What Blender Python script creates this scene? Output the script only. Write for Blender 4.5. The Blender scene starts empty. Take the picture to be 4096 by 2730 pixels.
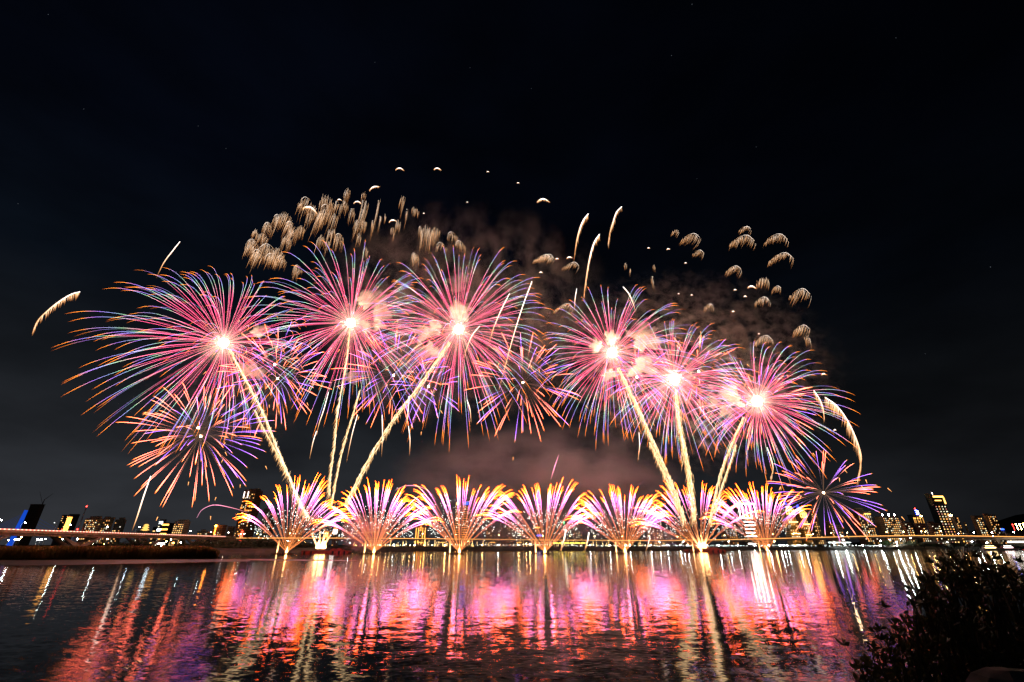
import bpy, math, random
from math import sin, cos, pi, radians, sqrt, atan2, exp
from mathutils import Vector, Matrix
random.seed(7)
R = random.Random(11)
S = bpy.context.scene
COL = S.collection

# ------------------------------------------------------------------ camera
F_PX, CX, CY = 1780.0, 2048.0, 1365.0          # measured on the 4096 x 2730 photograph
PITCH = radians(24.6)
CAM = Vector((0, 0, 5.0))
cd = bpy.data.cameras.new("camera"); co = bpy.data.objects.new("camera", cd); COL.objects.link(co)
cd.sensor_width = 36.0; cd.lens = 36.0 * F_PX / 4096.0
cd.clip_start = 0.1; cd.clip_end = 20000
co.location = CAM; co.rotation_euler = (pi / 2 + PITCH, 0, 0)
S.camera = co
SP, CP = sin(PITCH), cos(PITCH)
def ray(px, py):
    u, v = px - CX, py - CY
    return Vector((u, F_PX * CP + v * SP, F_PX * SP - v * CP))
def W(px, py, Y):                               # point at depth Y seen at a pixel
    r = ray(px, py); return CAM + r * (Y / r.y)
def G(px, py, z=0.0):                           # point on a level plane
    r = ray(px, py); return CAM + r * ((z - CAM.z) / r.z)
def mpp(px, py, Y): return Y / ray(px, py).y    # metres per photo pixel there

# ------------------------------------------------------------------ world, moon, exposure
w = bpy.data.worlds.new("World"); S.world = w; w.use_nodes = True
nt = w.node_tree; N = nt.nodes; L = nt.links
bg = N["Background"]
sky = N.new("ShaderNodeTexSky"); sky.sky_type = 'NISHITA'; sky.sun_disc = False
sky.sun_elevation = radians(-4); sky.sun_rotation = radians(200)
tc = N.new("ShaderNodeTexCoord"); sep = N.new("ShaderNodeSeparateXYZ")
L.new(tc.outputs["Generated"], sep.inputs[0])
rm = N.new("ShaderNodeValToRGB")
L.new(sep.outputs["Z"], rm.inputs[0])
e = rm.color_ramp.elements
e[0].position = 0.0; e[0].color = (.027, .0285, .033, 1)
e[1].position = 1.0; e[1].color = (.0006, .0010, .0026, 1)
for p_, c_ in ((.10, (.021, .0230, .0272)), (.24, (.0085, .0100, .0125)), (.42, (.0024, .0040, .0072)), (.62, (.0009, .0016, .0040))):
    q = e.new(p_); q.color = (*c_, 1)
mr = N.new("ShaderNodeMapRange"); L.new(sep.outputs["X"], mr.inputs[0])
mr.inputs[1].default_value = -.5; mr.inputs[2].default_value = .75; mr.inputs[3].default_value = 1.0; mr.inputs[4].default_value = .33
nz = N.new("ShaderNodeTexNoise"); nz.inputs["Scale"].default_value = 4.0; nz.inputs["Detail"].default_value = 5
mp = N.new("ShaderNodeMapping"); mp.inputs["Scale"].default_value = (1, 1, 2.6)
L.new(tc.outputs["Generated"], mp.inputs[0]); L.new(mp.outputs[0], nz.inputs[0])
mn = N.new("ShaderNodeMapRange"); L.new(nz.outputs[0], mn.inputs[0])
mn.inputs[1].default_value = .3; mn.inputs[2].default_value = .7; mn.inputs[3].default_value = .7; mn.inputs[4].default_value = 1.45
mm = N.new("ShaderNodeMath"); mm.operation = 'MULTIPLY'; L.new(mr.outputs[0], mm.inputs[0]); L.new(mn.outputs[0], mm.inputs[1])
vm = N.new("ShaderNodeVectorMath"); vm.operation = 'SCALE'; L.new(rm.outputs[0], vm.inputs[0]); L.new(mm.outputs[0], vm.inputs["Scale"])
sk = N.new("ShaderNodeVectorMath"); sk.operation = 'SCALE'; L.new(sky.outputs[0], sk.inputs[0]); sk.inputs["Scale"].default_value = .002
ad = N.new("ShaderNodeVectorMath"); ad.operation = 'ADD'; L.new(vm.outputs[0], ad.inputs[0]); L.new(sk.outputs[0], ad.inputs[1])
L.new(ad.outputs[0], bg.inputs[0]); bg.inputs[1].default_value = 1.0
sd = bpy.data.lights.new("moon", 'SUN'); sd.energy = .004; sd.angle = radians(10); sd.color = (.8, .88, 1)
so = bpy.data.objects.new("moon", sd); COL.objects.link(so); so.rotation_euler = (radians(50), 0, radians(200))
S.view_settings.view_transform = 'Standard'; S.view_settings.look = 'None'
S.view_settings.exposure = 0; S.view_settings.gamma = 1
c = S.cycles
c.max_bounces = 5; c.diffuse_bounces = 1; c.glossy_bounces = 2; c.transmission_bounces = 2; c.transparent_max_bounces = 24
c.volume_bounces = 3; c.volume_step_rate = 1.0; c.volume_max_steps = 64
c.sample_clamp_indirect = 14; c.sample_clamp_direct = 0
c.caustics_reflective = True; c.use_denoising = True; S.render.filter_size = 1.05
c.use_adaptive_sampling = True; c.adaptive_threshold = .01
c.use_light_tree = True

# ------------------------------------------------------------------ helpers
class MB:
    def __init__(s): s.v = []; s.f = []; s.t = []
    def add(s, vs, fs, t=0.0):
        b = len(s.v); s.v += [tuple(x) for x in vs]; s.f += [tuple(i + b for i in q) for q in fs]
        s.t += (list(t) if hasattr(t, '__len__') else [t] * len(vs))
    def tube(s, pts, rad, ts=None, n=3):
        k = len(pts)
        if k < 2: return
        vs = []; tt = []; up = None
        for i, p in enumerate(pts):
            p = Vector(p); a = Vector(pts[max(0, i - 1)]); b_ = Vector(pts[min(k - 1, i + 1)])
            d = (b_ - a)
            if d.length < 1e-9: d = Vector((0, 0, 1))
            d.normalize()
            if up is None:
                up = Vector((0, 0, 1)) if abs(d.z) < .9 else Vector((1, 0, 0))
            x = d.cross(up); 
            if x.length < 1e-6: x = d.cross(Vector((1, 0.1, 0)))
            x.normalize(); y = d.cross(x); up = -y if False else up
            r = rad[i] if hasattr(rad, '__len__') else rad
            for j in range(n):
                q = 2 * pi * j / n; vs.append(p + x * (r * cos(q)) + y * (r * sin(q)))
                tt.append(ts[i] if ts is not None else 0.0)
        fs = [(i * n + j, i * n + (j + 1) % n, (i + 1) * n + (j + 1) % n, (i + 1) * n + j) for i in range(k - 1) for j in range(n)]
        fs += [tuple(range(n - 1, -1, -1)), tuple((k - 1) * n + j for j in range(n))]
        s.add(vs, fs, tt)
    def box(s, x0, x1, y0, y1, z0, z1, t=0.0):
        s.add([(x0, y0, z0), (x1, y0, z0), (x1, y1, z0), (x0, y1, z0), (x0, y0, z1), (x1, y0, z1), (x1, y1, z1), (x0, y1, z1)],
              [(3, 2, 1, 0), (4, 5, 6, 7), (0, 1, 5, 4), (1, 2, 6, 5), (2, 3, 7, 6), (3, 0, 4, 7)], t)
    def prism(s, poly, y0, y1):                 # polygon in x,z pushed along y
        n = len(poly)
        s.add([(x, y0, z) for x, z in poly] + [(x, y1, z) for x, z in poly],
              [tuple(range(n)), tuple(range(2 * n - 1, n - 1, -1))] + [(j, j + n, (j + 1) % n + n, (j + 1) % n) for j in range(n)])
    def bar(s, a, b, w_, h_):                   # rectangular bar between two points
        a = Vector(a); b = Vector(b); d = (b - a).normalized()
        x = d.cross(Vector((0, 0, 1)))
        if x.length < 1e-4: x = Vector((1, 0, 0))
        x.normalize(); y = x.cross(d).normalized()
        vs = [p + x * (sx * w_ / 2) + y * (sy * h_ / 2) for p in (a, b) for sx, sy in ((-1, -1), (1, -1), (1, 1), (-1, 1))]
        s.add(vs, [(3, 2, 1, 0), (4, 5, 6, 7), (0, 1, 5, 4), (1, 2, 6, 5), (2, 3, 7, 6), (3, 0, 4, 7)])
    def lathe(s, prof, n=12, cx=0, cy=0, t=None):
        vs = []; tt = []
        for i, (r, z) in enumerate(prof):
            for j in range(n):
                q = 2 * pi * j / n; vs.append((cx + r * cos(q), cy + r * sin(q), z)); tt.append(t[i] if t else 0.0)
        fs = [(i * n + j, i * n + (j + 1) % n, (i + 1) * n + (j + 1) % n, (i + 1) * n + j) for i in range(len(prof) - 1) for j in range(n)]
        fs += [tuple(range(n - 1, -1, -1)), tuple((len(prof) - 1) * n + j for j in range(n))]
        s.add(vs, fs, tt)
    def ball(s, c_, r, n=8, m=6, jit=0.0, rnd=None, sz=1.0):
        vs = []; c_ = Vector(c_)
        vs.append(c_ + Vector((0, 0, -r * sz)))
        for i in range(1, m):
            a = -pi / 2 + pi * i / m
            for j in range(n):
                q = 2 * pi * j / n; k = 1 + (rnd.uniform(-jit, jit) if rnd else 0)
                vs.append(c_ + Vector((r * k * cos(a) * cos(q), r * k * cos(a) * sin(q), r * k * sin(a) * sz)))
        vs.append(c_ + Vector((0, 0, r * sz)))
        fs = [(0, 1 + (j + 1) % n, 1 + j) for j in range(n)]
        for i in range(m - 2):
            b = 1 + i * n; fs += [(b + j, b + (j + 1) % n, b + n + (j + 1) % n, b + n + j) for j in range(n)]
        b = 1 + (m - 2) * n; top = len(vs) - 1
        fs += [(b + j, b + (j + 1) % n, top) for j in range(n)]
        s.add(vs, fs)
    def octa(s, p, r, t=0.0):
        x, y, z = p
        s.add([(x + r, y, z), (x - r, y, z), (x, y + r, z), (x, y - r, z), (x, y, z + r), (x, y, z - r)],
              [(0, 2, 4), (2, 1, 4), (1, 3, 4), (3, 0, 4), (2, 0, 5), (1, 2, 5), (3, 1, 5), (0, 3, 5)], t)
    def mesh(s, name, m, smooth=False):
        me = bpy.data.meshes.new(name); me.from_pydata(s.v, [], s.f)
        if any(s.t):
            a = me.attributes.new("t", 'FLOAT', 'POINT'); a.data.foreach_set("value", [float(x) for x in s.t])
        if smooth: me.polygons.foreach_set("use_smooth", [True] * len(me.polygons))
        if m is not None: me.materials.append(m)
        me.update(); return me
    def build(s, name, m, parent=None, smooth=False, loc=None, **kw):
        o = bpy.data.objects.new(name, s.mesh(name, m, smooth)); COL.objects.link(o)
        if parent is not None: o.parent = parent
        if loc is not None: o.location = loc
        for k, x in kw.items(): o[k] = x
        return o
def thing(name, label, cat, loc, group=None, rz=0):
    o = bpy.data.objects.new(name, None); COL.objects.link(o); o.location = loc; o.rotation_euler = (0, 0, rz)
    o.empty_display_size = .1
    o["label"] = label; o["category"] = cat
    if group: o["group"] = group
    return o
def tag(o, label, cat, group=None, kind=None):
    if label: o["label"] = label
    if cat: o["category"] = cat
    if group: o["group"] = group
    if kind: o["kind"] = kind
    return o
def structure(name, m, mat_, smooth=False): return m.build(name, mat_, None, smooth, kind="structure")
def copy_tree(o, parent=None):
    c_ = o.copy(); COL.objects.link(c_)
    if parent is not None: c_.parent = parent
    for ch in list(o.children): copy_tree(ch, c_)
    return c_
ONES = "first second third fourth fifth sixth seventh eighth ninth tenth eleventh twelfth thirteenth fourteenth fifteenth sixteenth seventeenth eighteenth nineteenth twentieth".split()
TENS = {20: "twenty", 30: "thirty", 40: "forty", 50: "fifty", 60: "sixty", 70: "seventy", 80: "eighty"}
def nth(i):
    if i < 20: return ONES[i]
    t_ = (i + 1) // 10 * 10; r_ = (i + 1) % 10
    return (TENS[t_][:-1] + "ieth") if r_ == 0 else TENS[t_] + "-" + ONES[r_ - 1]

# ------------------------------------------------------------------ materials
def mat(name):
    m = bpy.data.materials.new(name); m.use_nodes = True
    return m, m.node_tree.nodes, m.node_tree.links, m.node_tree.nodes["Principled BSDF"]
def surf(name, col, rough=.8, noise=.25, scale=1.0, metallic=0.0, bump=0.0):
    m, N, L, B = mat(name)
    tc = N.new("ShaderNodeTexCoord"); nz = N.new("ShaderNodeTexNoise"); nz.inputs["Scale"].default_value = scale; nz.inputs["Detail"].default_value = 6
    L.new(tc.outputs["Object"], nz.inputs[0])
    r = N.new("ShaderNodeValToRGB"); L.new(nz.outputs[0], r.inputs[0])
    r.color_ramp.elements[0].position = .3; r.color_ramp.elements[1].position = .7
    r.color_ramp.elements[0].color = (*[x * (1 - noise) for x in col], 1); r.color_ramp.elements[1].color = (*[min(1, x * (1 + noise)) for x in col], 1)
    L.new(r.outputs[0], B.inputs["Base Color"]); B.inputs["Roughness"].default_value = rough; B.inputs["Metallic"].default_value = metallic
    if bump:
        b = N.new("ShaderNodeBump"); b.inputs["Strength"].default_value = .6; b.inputs["Distance"].default_value = bump
        L.new(nz.outputs[0], b.inputs["Height"]); L.new(b.outputs[0], B.inputs["Normal"])
    return m
def glow(name, col, strength, sample=True):
    m = bpy.data.materials.new(name); m.use_nodes = True; N = m.node_tree.nodes; N.clear()
    o = N.new("ShaderNodeOutputMaterial"); e_ = N.new("ShaderNodeEmission")
    e_.inputs[0].default_value = (*col, 1); e_.inputs[1].default_value = strength
    m.node_tree.links.new(e_.outputs[0], o.inputs[0])
    m.cycles.emission_sampling = 'FRONT' if sample else 'NONE'
    return m
def trail(name, stops):                        # burning star: its colour and strength change as it burns
    m = bpy.data.materials.new(name); m.use_nodes = True; N = m.node_tree.nodes; Lk = m.node_tree.links; N.clear()
    o = N.new("ShaderNodeOutputMaterial"); e_ = N.new("ShaderNodeEmission")
    at = N.new("ShaderNodeAttribute"); at.attribute_name = "t"
    r = N.new("ShaderNodeValToRGB"); q = N.new("ShaderNodeValToRGB")
    mx = max(s_ for _, _, s_ in stops)
    for ramp, f in ((r, lambda c_, s_: (*c_, 1)), (q, lambda c_, s_: (s_ / mx,) * 3 + (1,))):
        el = ramp.color_ramp.elements
        for i, (p, c_, s_) in enumerate(stops):
            x = el[i] if i < 2 else el.new(p)
            x.position = p
        el = sorted(el, key=lambda z: z.position)
        for x, (p, c_, s_) in zip(el, stops): x.color = f(c_, s_)
        Lk.new(at.outputs["Fac"], ramp.inputs[0])
    mu = N.new("ShaderNodeMath"); mu.operation = 'MULTIPLY'; mu.inputs[1].default_value = mx
    Lk.new(q.outputs[0], mu.inputs[0]); Lk.new(r.outputs[0], e_.inputs[0]); Lk.new(mu.outputs[0], e_.inputs[1])
    Lk.new(e_.outputs[0], o.inputs[0])
    m.cycles.emission_sampling = 'NONE'
    return m
def smoke_mat(name, dens, scale, lo=.45, hi=.7, col=(.8, .78, .76), stretch=(1, 1, 1), aniso=0.2, detail=4, falloff=True):
    m = bpy.data.materials.new(name); m.use_nodes = True; N = m.node_tree.nodes; Lk = m.node_tree.links; N.clear()
    o = N.new("ShaderNodeOutputMaterial"); v = N.new("ShaderNodeVolumePrincipled")
    v.inputs["Color"].default_value = (*col, 1); v.inputs["Anisotropy"].default_value = aniso
    tc = N.new("ShaderNodeTexCoord"); mp = N.new("ShaderNodeMapping"); mp.inputs["Scale"].default_value = stretch
    nz = N.new("ShaderNodeTexNoise"); nz.inputs["Scale"].default_value = scale; nz.inputs["Detail"].default_value = detail; nz.inputs["Roughness"].default_value = .6
    Lk.new(tc.outputs["Object"], mp.inputs[0]); Lk.new(mp.outputs[0], nz.inputs[0])
    r = N.new("ShaderNodeMapRange"); r.inputs[1].default_value = lo; r.inputs[2].default_value = hi; r.inputs[3].default_value = 0; r.inputs[4].default_value = dens
    Lk.new(nz.outputs[0], r.inputs[0]); last = r.outputs[0]
    if falloff:                                # thinner towards the rim of the cloud's own box
        g = N.new("ShaderNodeVectorMath"); g.operation = 'MULTIPLY_ADD'
        g.inputs[1].default_value = (2, 2, 2); g.inputs[2].default_value = (-1, -1, -1)
        Lk.new(tc.outputs["Generated"], g.inputs[0])
        ln = N.new("ShaderNodeVectorMath"); ln.operation = 'LENGTH'; Lk.new(g.outputs[0], ln.inputs[0])
        fr = N.new("ShaderNodeMapRange"); fr.interpolation_type = 'SMOOTHSTEP'
        fr.inputs[1].default_value = .25; fr.inputs[2].default_value = 1.0; fr.inputs[3].default_value = 1; fr.inputs[4].default_value = 0
        Lk.new(ln.outputs["Value"], fr.inputs[0])
        mu = N.new("ShaderNodeMath"); mu.operation = 'MULTIPLY'; Lk.new(last, mu.inputs[0]); Lk.new(fr.outputs[0], mu.inputs[1]); last = mu.outputs[0]
    Lk.new(last, v.inputs["Density"]); Lk.new(v.outputs[0], o.inputs["Volume"])
    return m

M = {}
def shell(name, k, white):
    def c_(r, g, b): return (r + (1 - r) * white, g + (.9 - g) * white, b + (.9 - b) * white)
    return trail(name, [(0, (1, .72, .45), 2.5 * k), (.08, c_(1, .34, .30), 3.4 * k), (.16, c_(1, .08, .20), 7 * k), (.38, c_(1, .09, .26), 8 * k), (.46, c_(1, .42, .55), 7.0 * k),
        (.53, c_(.45, 1, .5), 5.0 * k), (.60, c_(.35, .5, 1), 5.0 * k), (.72, c_(.45, .18, 1), 6 * k), (.79, c_(.9, .3, .6), 6 * k), (.84, (1, .28, .03), 9 * k), (.96, (1, .20, .015), 6.5 * k), (1, (.5, .1, 0), .4)])
M['star'] = shell("shell_star", .85, .02); M['star_pale'] = shell("pale_shell_star", .66, .20); M['star_dim'] = shell("dim_shell_star", .32, .05)
M['red'] = trail("red_star", [(0, (1, .55, .3), .3), (.3, (1, .45, .25), .6), (.42, (1, .28, .2), 2.5), (.6, (1, .15, .10), 13), (.85, (1, .13, .08), 17), (.95, (1, .2, .04), 7), (1, (.6, .1, 0), .4)])
M['violet'] = trail("violet_star", [(0, (1, .5, .4), .3), (.3, (.9, .5, .6), .8), (.42, (.45, .18, 1), 5), (.78, (.40, .14, 1), 7.5), (.9, (.8, .3, .8), 6), (.95, (1, .30, .04), 7), (1, (.6, .1, 0), .4)])
M['fan'] = trail("fan_star", [(0, (1, .30, .07), 3.0), (.22, (1, .26, .09), 3.0), (.38, (1, .22, .22), 5), (.47, (1, .20, .60), 13), (.58, (1, .20, .74), 27), (.65, (1, .20, .58), 30), (.69, (1, .18, .12), 46), (.74, (1, .115, .007), 72), (.95, (1, .09, .005), 52), (1, (.6, .06, 0), 2)])
M['gold'] = trail("gold_spark", [(0, (1, .80, .55), 3.2), (.3, (1, .66, .32), 2.0), (.65, (1, .50, .17), 1.1), (1, (1, .35, .08), .25)])
M['dimgold'] = trail("fading_gold_spark", [(0, (1, .84, .72), 3.2), (.3, (1, .62, .36), 2.2), (.7, (1, .42, .14), 1.6), (1, (1, .34, .08), .4)])
M['white'] = trail("white_comet_fire", [(0, (1, .9, .85), 4.0), (.4, (1, .72, .55), 3.0), (.75, (1, .5, .22), 1.6), (1, (1, .35, .08), .2)])
M['pink'] = trail("pink_stray_star", [(0, (1, .4, .6), 1.2), (.5, (1, .3, .5), 3.2), (1, (1, .3, .35), 1.6)])
M['core'] = glow("burst_core", (1, .74, .50), 230)
M['smallcore'] = glow("small_burst_core", (1, .62, .34), 70)
M['flame'] = glow("launch_flame", (1, .50, .18), 14)
M['jet'] = trail("launch_jet", [(0, (1, .55, .2), 8), (.4, (1, .5, .2), 3), (1, (1, .35, .12), .3)])
M['crackle'] = glow("crackle_spark", (.92, 1, .92), 9, False)
M['ember'] = glow("ember", (1, .4, .12), 2.5, False)

# ------------------------------------------------------------------ the setting: water, banks, hills
def water_material():
    m, N, L, B = mat("river_water")
    B.inputs["Base Color"].default_value = (.006, .006, .007, 1); B.inputs["Roughness"].default_value = .06; B.inputs["IOR"].default_value = 1.333
    geo = N.new("ShaderNodeNewGeometry")
    def slopes(sx, sy, amp_x, amp_y, detail, off):
        mp = N.new("ShaderNodeMapping"); mp.inputs["Scale"].default_value = (sx, sy, 1); mp.inputs["Location"].default_value = (off, off * 1.7, 0)
        L.new(geo.outputs["Position"], mp.inputs[0])
        nz = N.new("ShaderNodeTexNoise"); nz.noise_dimensions = '2D'; nz.inputs["Scale"].default_value = 1.0; nz.inputs["Detail"].default_value = detail; nz.inputs["Roughness"].default_value = .55
        L.new(mp.outputs[0], nz.inputs[0])
        a = N.new("ShaderNodeVectorMath"); a.operation = 'SUBTRACT'; a.inputs[1].default_value = (.5, .5, .5); L.new(nz.outputs["Color"], a.inputs[0])
        b = N.new("ShaderNodeVectorMath"); b.operation = 'MULTIPLY'; b.inputs[1].default_value = (amp_x, amp_y, 0); L.new(a.outputs[0], b.inputs[0])
        return b
    s1 = slopes(.5, .85, .035, .08, 3, 0); s2 = slopes(2.0, 3.8, .045, .085, 2, 31.0)
    ad = N.new("ShaderNodeVectorMath"); ad.operation = 'ADD'; L.new(s1.outputs[0], ad.inputs[0]); L.new(s2.outputs[0], ad.inputs[1])
    mp = N.new("ShaderNodeMapping"); mp.inputs["Scale"].default_value = (.004, .022, 1); L.new(geo.outputs["Position"], mp.inputs[0])
    nz = N.new("ShaderNodeTexNoise"); nz.noise_dimensions = '2D'; nz.inputs["Scale"].default_value = 1; nz.inputs["Detail"].default_value = 3; L.new(mp.outputs[0], nz.inputs[0])
    mr = N.new("ShaderNodeMapRange"); mr.inputs[1].default_value = .35; mr.inputs[2].default_value = .65; mr.inputs[3].default_value = .65; mr.inputs[4].default_value = 1.15
    L.new(nz.outputs[0], mr.inputs[0])
    sc = N.new("ShaderNodeVectorMath"); sc.operation = 'SCALE'; L.new(ad.outputs[0], sc.inputs[0]); L.new(mr.outputs[0], sc.inputs["Scale"])
    up = N.new("ShaderNodeVectorMath"); up.operation = 'ADD'; up.inputs[1].default_value = (0, 0, 1); L.new(sc.outputs[0], up.inputs[0])
    no = N.new("ShaderNodeVectorMath"); no.operation = 'NORMALIZE'; L.new(up.outputs[0], no.inputs[0]); L.new(no.outputs[0], B.inputs["Normal"])
    return m
mb = MB(); mb.add([(-3000, -60, 0), (3000, -60, 0), (3000, 1100, 0), (-3000, 1100, 0)], [(0, 1, 2, 3)])
structure("river_water", mb, water_material())

M['bank'] = surf("dark_bank_earth", (.05, .045, .03), .95, .4, .12)
M['mud'] = surf("wet_mud", (.15, .085, .05), .42, .45, .25, bump=.25)
M['grassy'] = surf("dark_grass", (.035, .05, .018), .95, .4, .3)
shore = [(-900, 2233), (-300, 2226), (0, 2222), (600, 2219), (900, 2216), (1100, 2215), (1260, 2212), (1330, 2208), (1480, 2206.5), (1700, 2204.5), (2340, 2203), (3000, 2201), (3500, 2199), (4200, 2196.5), (5200, 2195)]
mb = MB(); rows = []
fine = []
for (a, b) in zip(shore, shore[1:]):
    for k in range(10):
        t = k / 10; fine.append((a[0] + (b[0] - a[0]) * t, a[1] + (b[1] - a[1]) * t + R.uniform(-.35, .35)))
fine.append(shore[-1])
for px, py in fine:
    p = G(px, py); d = Vector((p.x, p.y, 0)).normalized()
    rows.append([p - d * 3 + Vector((0, 0, -.5)), p + Vector((0, 0, .15)), p + d * 10 + Vector((0, 0, 1.6 + R.uniform(-.2, .3))), p + d * 30 + Vector((0, 0, 2.6)),
                 p + d * 90 + Vector((0, 0, 3.0)), p + d * 600 + Vector((0, 0, 3.0)), p + d * 9000 + Vector((0, 0, 3.0))])
vs = [q for r_ in rows for q in r_]; nr = 7
mb.add(vs, [(i * nr + j, (i + 1) * nr + j, (i + 1) * nr + j + 1, i * nr + j + 1) for i in range(len(rows) - 1) for j in range(nr - 1)])
structure("ground", mb, M['bank'])

def sheet(name, top, bot, z, m, jit=.8, n=60):  # low flat bar of mud between two pixel lines
    mb = MB(); vs = []
    def at(line, x):
        for (a, b) in zip(line, line[1:]):
            if a[0] <= x <= b[0]: return a[1] + (b[1] - a[1]) * (x - a[0]) / (b[0] - a[0])
        return line[-1][1]
    x0, x1 = top[0][0], top[-1][0]
    for i in range(n + 1):
        x = x0 + (x1 - x0) * i / n; yt, yb = at(top, x) + R.uniform(-jit, jit) * .4, at(bot, x) + R.uniform(-jit, jit)
        if yb < yt + .2: yb = yt + .2
        for k, zz in ((0, -.06), (.12, z), (.5, z * 1.5), (.88, z), (1, -.06)):
            vs.append(G(x, yt + (yb - yt) * k, 0) + Vector((0, 0, zz)))
    mb.add(vs, [(i * 5 + j, i * 5 + j + 1, (i + 1) * 5 + j + 1, (i + 1) * 5 + j) for i in range(n) for j in range(4)])
    o = mb.build(name, m, None, True); o["kind"] = "structure"; return o
sheet("mud_flat", [(-700, 2243), (0, 2240), (600, 2238), (880, 2237), (1000, 2238.5)], [(-700, 2276), (0, 2265), (300, 2261), (600, 2255), (880, 2249), (1000, 2246)], .05, M['mud'])
sheet("mud_bar", [(990, 2236.5), (1200, 2238), (1430, 2242)], [(990, 2241.5), (1200, 2245), (1430, 2243.5)], .04, M['mud'], .5, 40)
# reed island base
mb = MB(); vs = []
n = 30
for i in range(n + 1):
    x = -700 + (880 + 700) * i / n
    yb = 2240 - 4.0 * i / n; yt = yb - 9 * (1 - (i / n) ** 6)
    vs += [G(x, yb) + Vector((0, 0, -.2)), G(x, yb - 1) + Vector((0, 0, .4)), G(x, yt) + Vector((0, 0, .5)), G(x, yt - 1) + Vector((0, 0, -.2))]
mb.add(vs, [(i * 4 + j, (i + 1) * 4 + j, (i + 1) * 4 + j + 1, i * 4 + j + 1) for i in range(n) for j in range(3)])
structure("reed_shore", mb, M['bank'])
def translucent(m, amt):
    N, Lk = m.node_tree.nodes, m.node_tree.links; B = N["Principled BSDF"]; o = next(n for n in N if n.type == 'OUTPUT_MATERIAL')
    t = N.new("ShaderNodeBsdfTranslucent"); x = N.new("ShaderNodeMixShader"); x.inputs[0].default_value = amt
    Lk.new(B.inputs["Base Color"].links[0].from_socket, t.inputs[0]); Lk.new(B.outputs[0], x.inputs[1]); Lk.new(t.outputs[0], x.inputs[2]); Lk.new(x.outputs[0], o.inputs[0]); return m
M['reed'] = translucent(surf("dry_reed", (.46, .26, .085), .9, .5, .08), .45)
mb = MB()
for k in range(11000):
    i = R.random() ** .8
    x = -500 + (868 + 500) * R.random()
    f = max(0, (x + 700) / 1580)
    yb = 2240 - 4.0 * f; yt = yb - 8.5 * (1 - f ** 6)
    p = G(x, yt + (yb - yt) * R.random() ** .7)
    h = R.uniform(3.3, 4.7) * (1 - .38 * max(0, (x - 780) / 90) ** 2)
    a = R.uniform(0, 2 * pi); wd = R.uniform(.10, .2); dx, dy = cos(a) * wd, sin(a) * wd
    lx = R.uniform(-.9, .9); ly = R.uniform(-.9, .5)
    mb.add([(p.x - dx, p.y - dy, .2), (p.x + dx, p.y + dy, .2), (p.x + lx * .4 + dx, p.y + ly * .4 + dy, h * .65), (p.x + lx * .4 - dx, p.y + ly * .4 - dy, h * .65),
            (p.x + lx + dx * .8, p.y + ly + dy * .8, h), (p.x + lx - dx * .8, p.y + ly - dy * .8, h)], [(0, 1, 2, 3), (3, 2, 4, 5)])
o = mb.build("reeds", M['reed']); o["kind"] = "stuff"; o["label"] = "long band of tall dry brown reeds along the mud flat"
# hills
M['hill'] = surf("wooded_hill", (.02, .024, .02), 1, .4, .01)
def hill(pts, Y, name="hill"):
    mb = MB(); vs = []
    for i, (px, py) in enumerate(pts):
        p = W(px, py, Y)
        vs += [(p.x, Y - 500, 2), (p.x, Y - 250, p.z * .55), (p.x, Y, p.z), (p.x, Y + 400, 2)]
    mb.add(vs, [(i * 4 + j, (i + 1) * 4 + j, (i + 1) * 4 + j + 1, i * 4 + j + 1) for i in range(len(pts) - 1) for j in range(3)])
    structure(name, mb, M['hill'], True)
hill([(3830, 2160), (3900, 2120), (3980, 2088), (4060, 2062), (4150, 2048), (4300, 2040), (4500, 2060), (4800, 2130), (4900, 2165)], 3200)
hill([(3480, 2165), (3560, 2152), (3680, 2140), (3800, 2135), (3950, 2128), (4200, 2118), (4500, 2130), (4800, 2160)], 2600)

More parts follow.
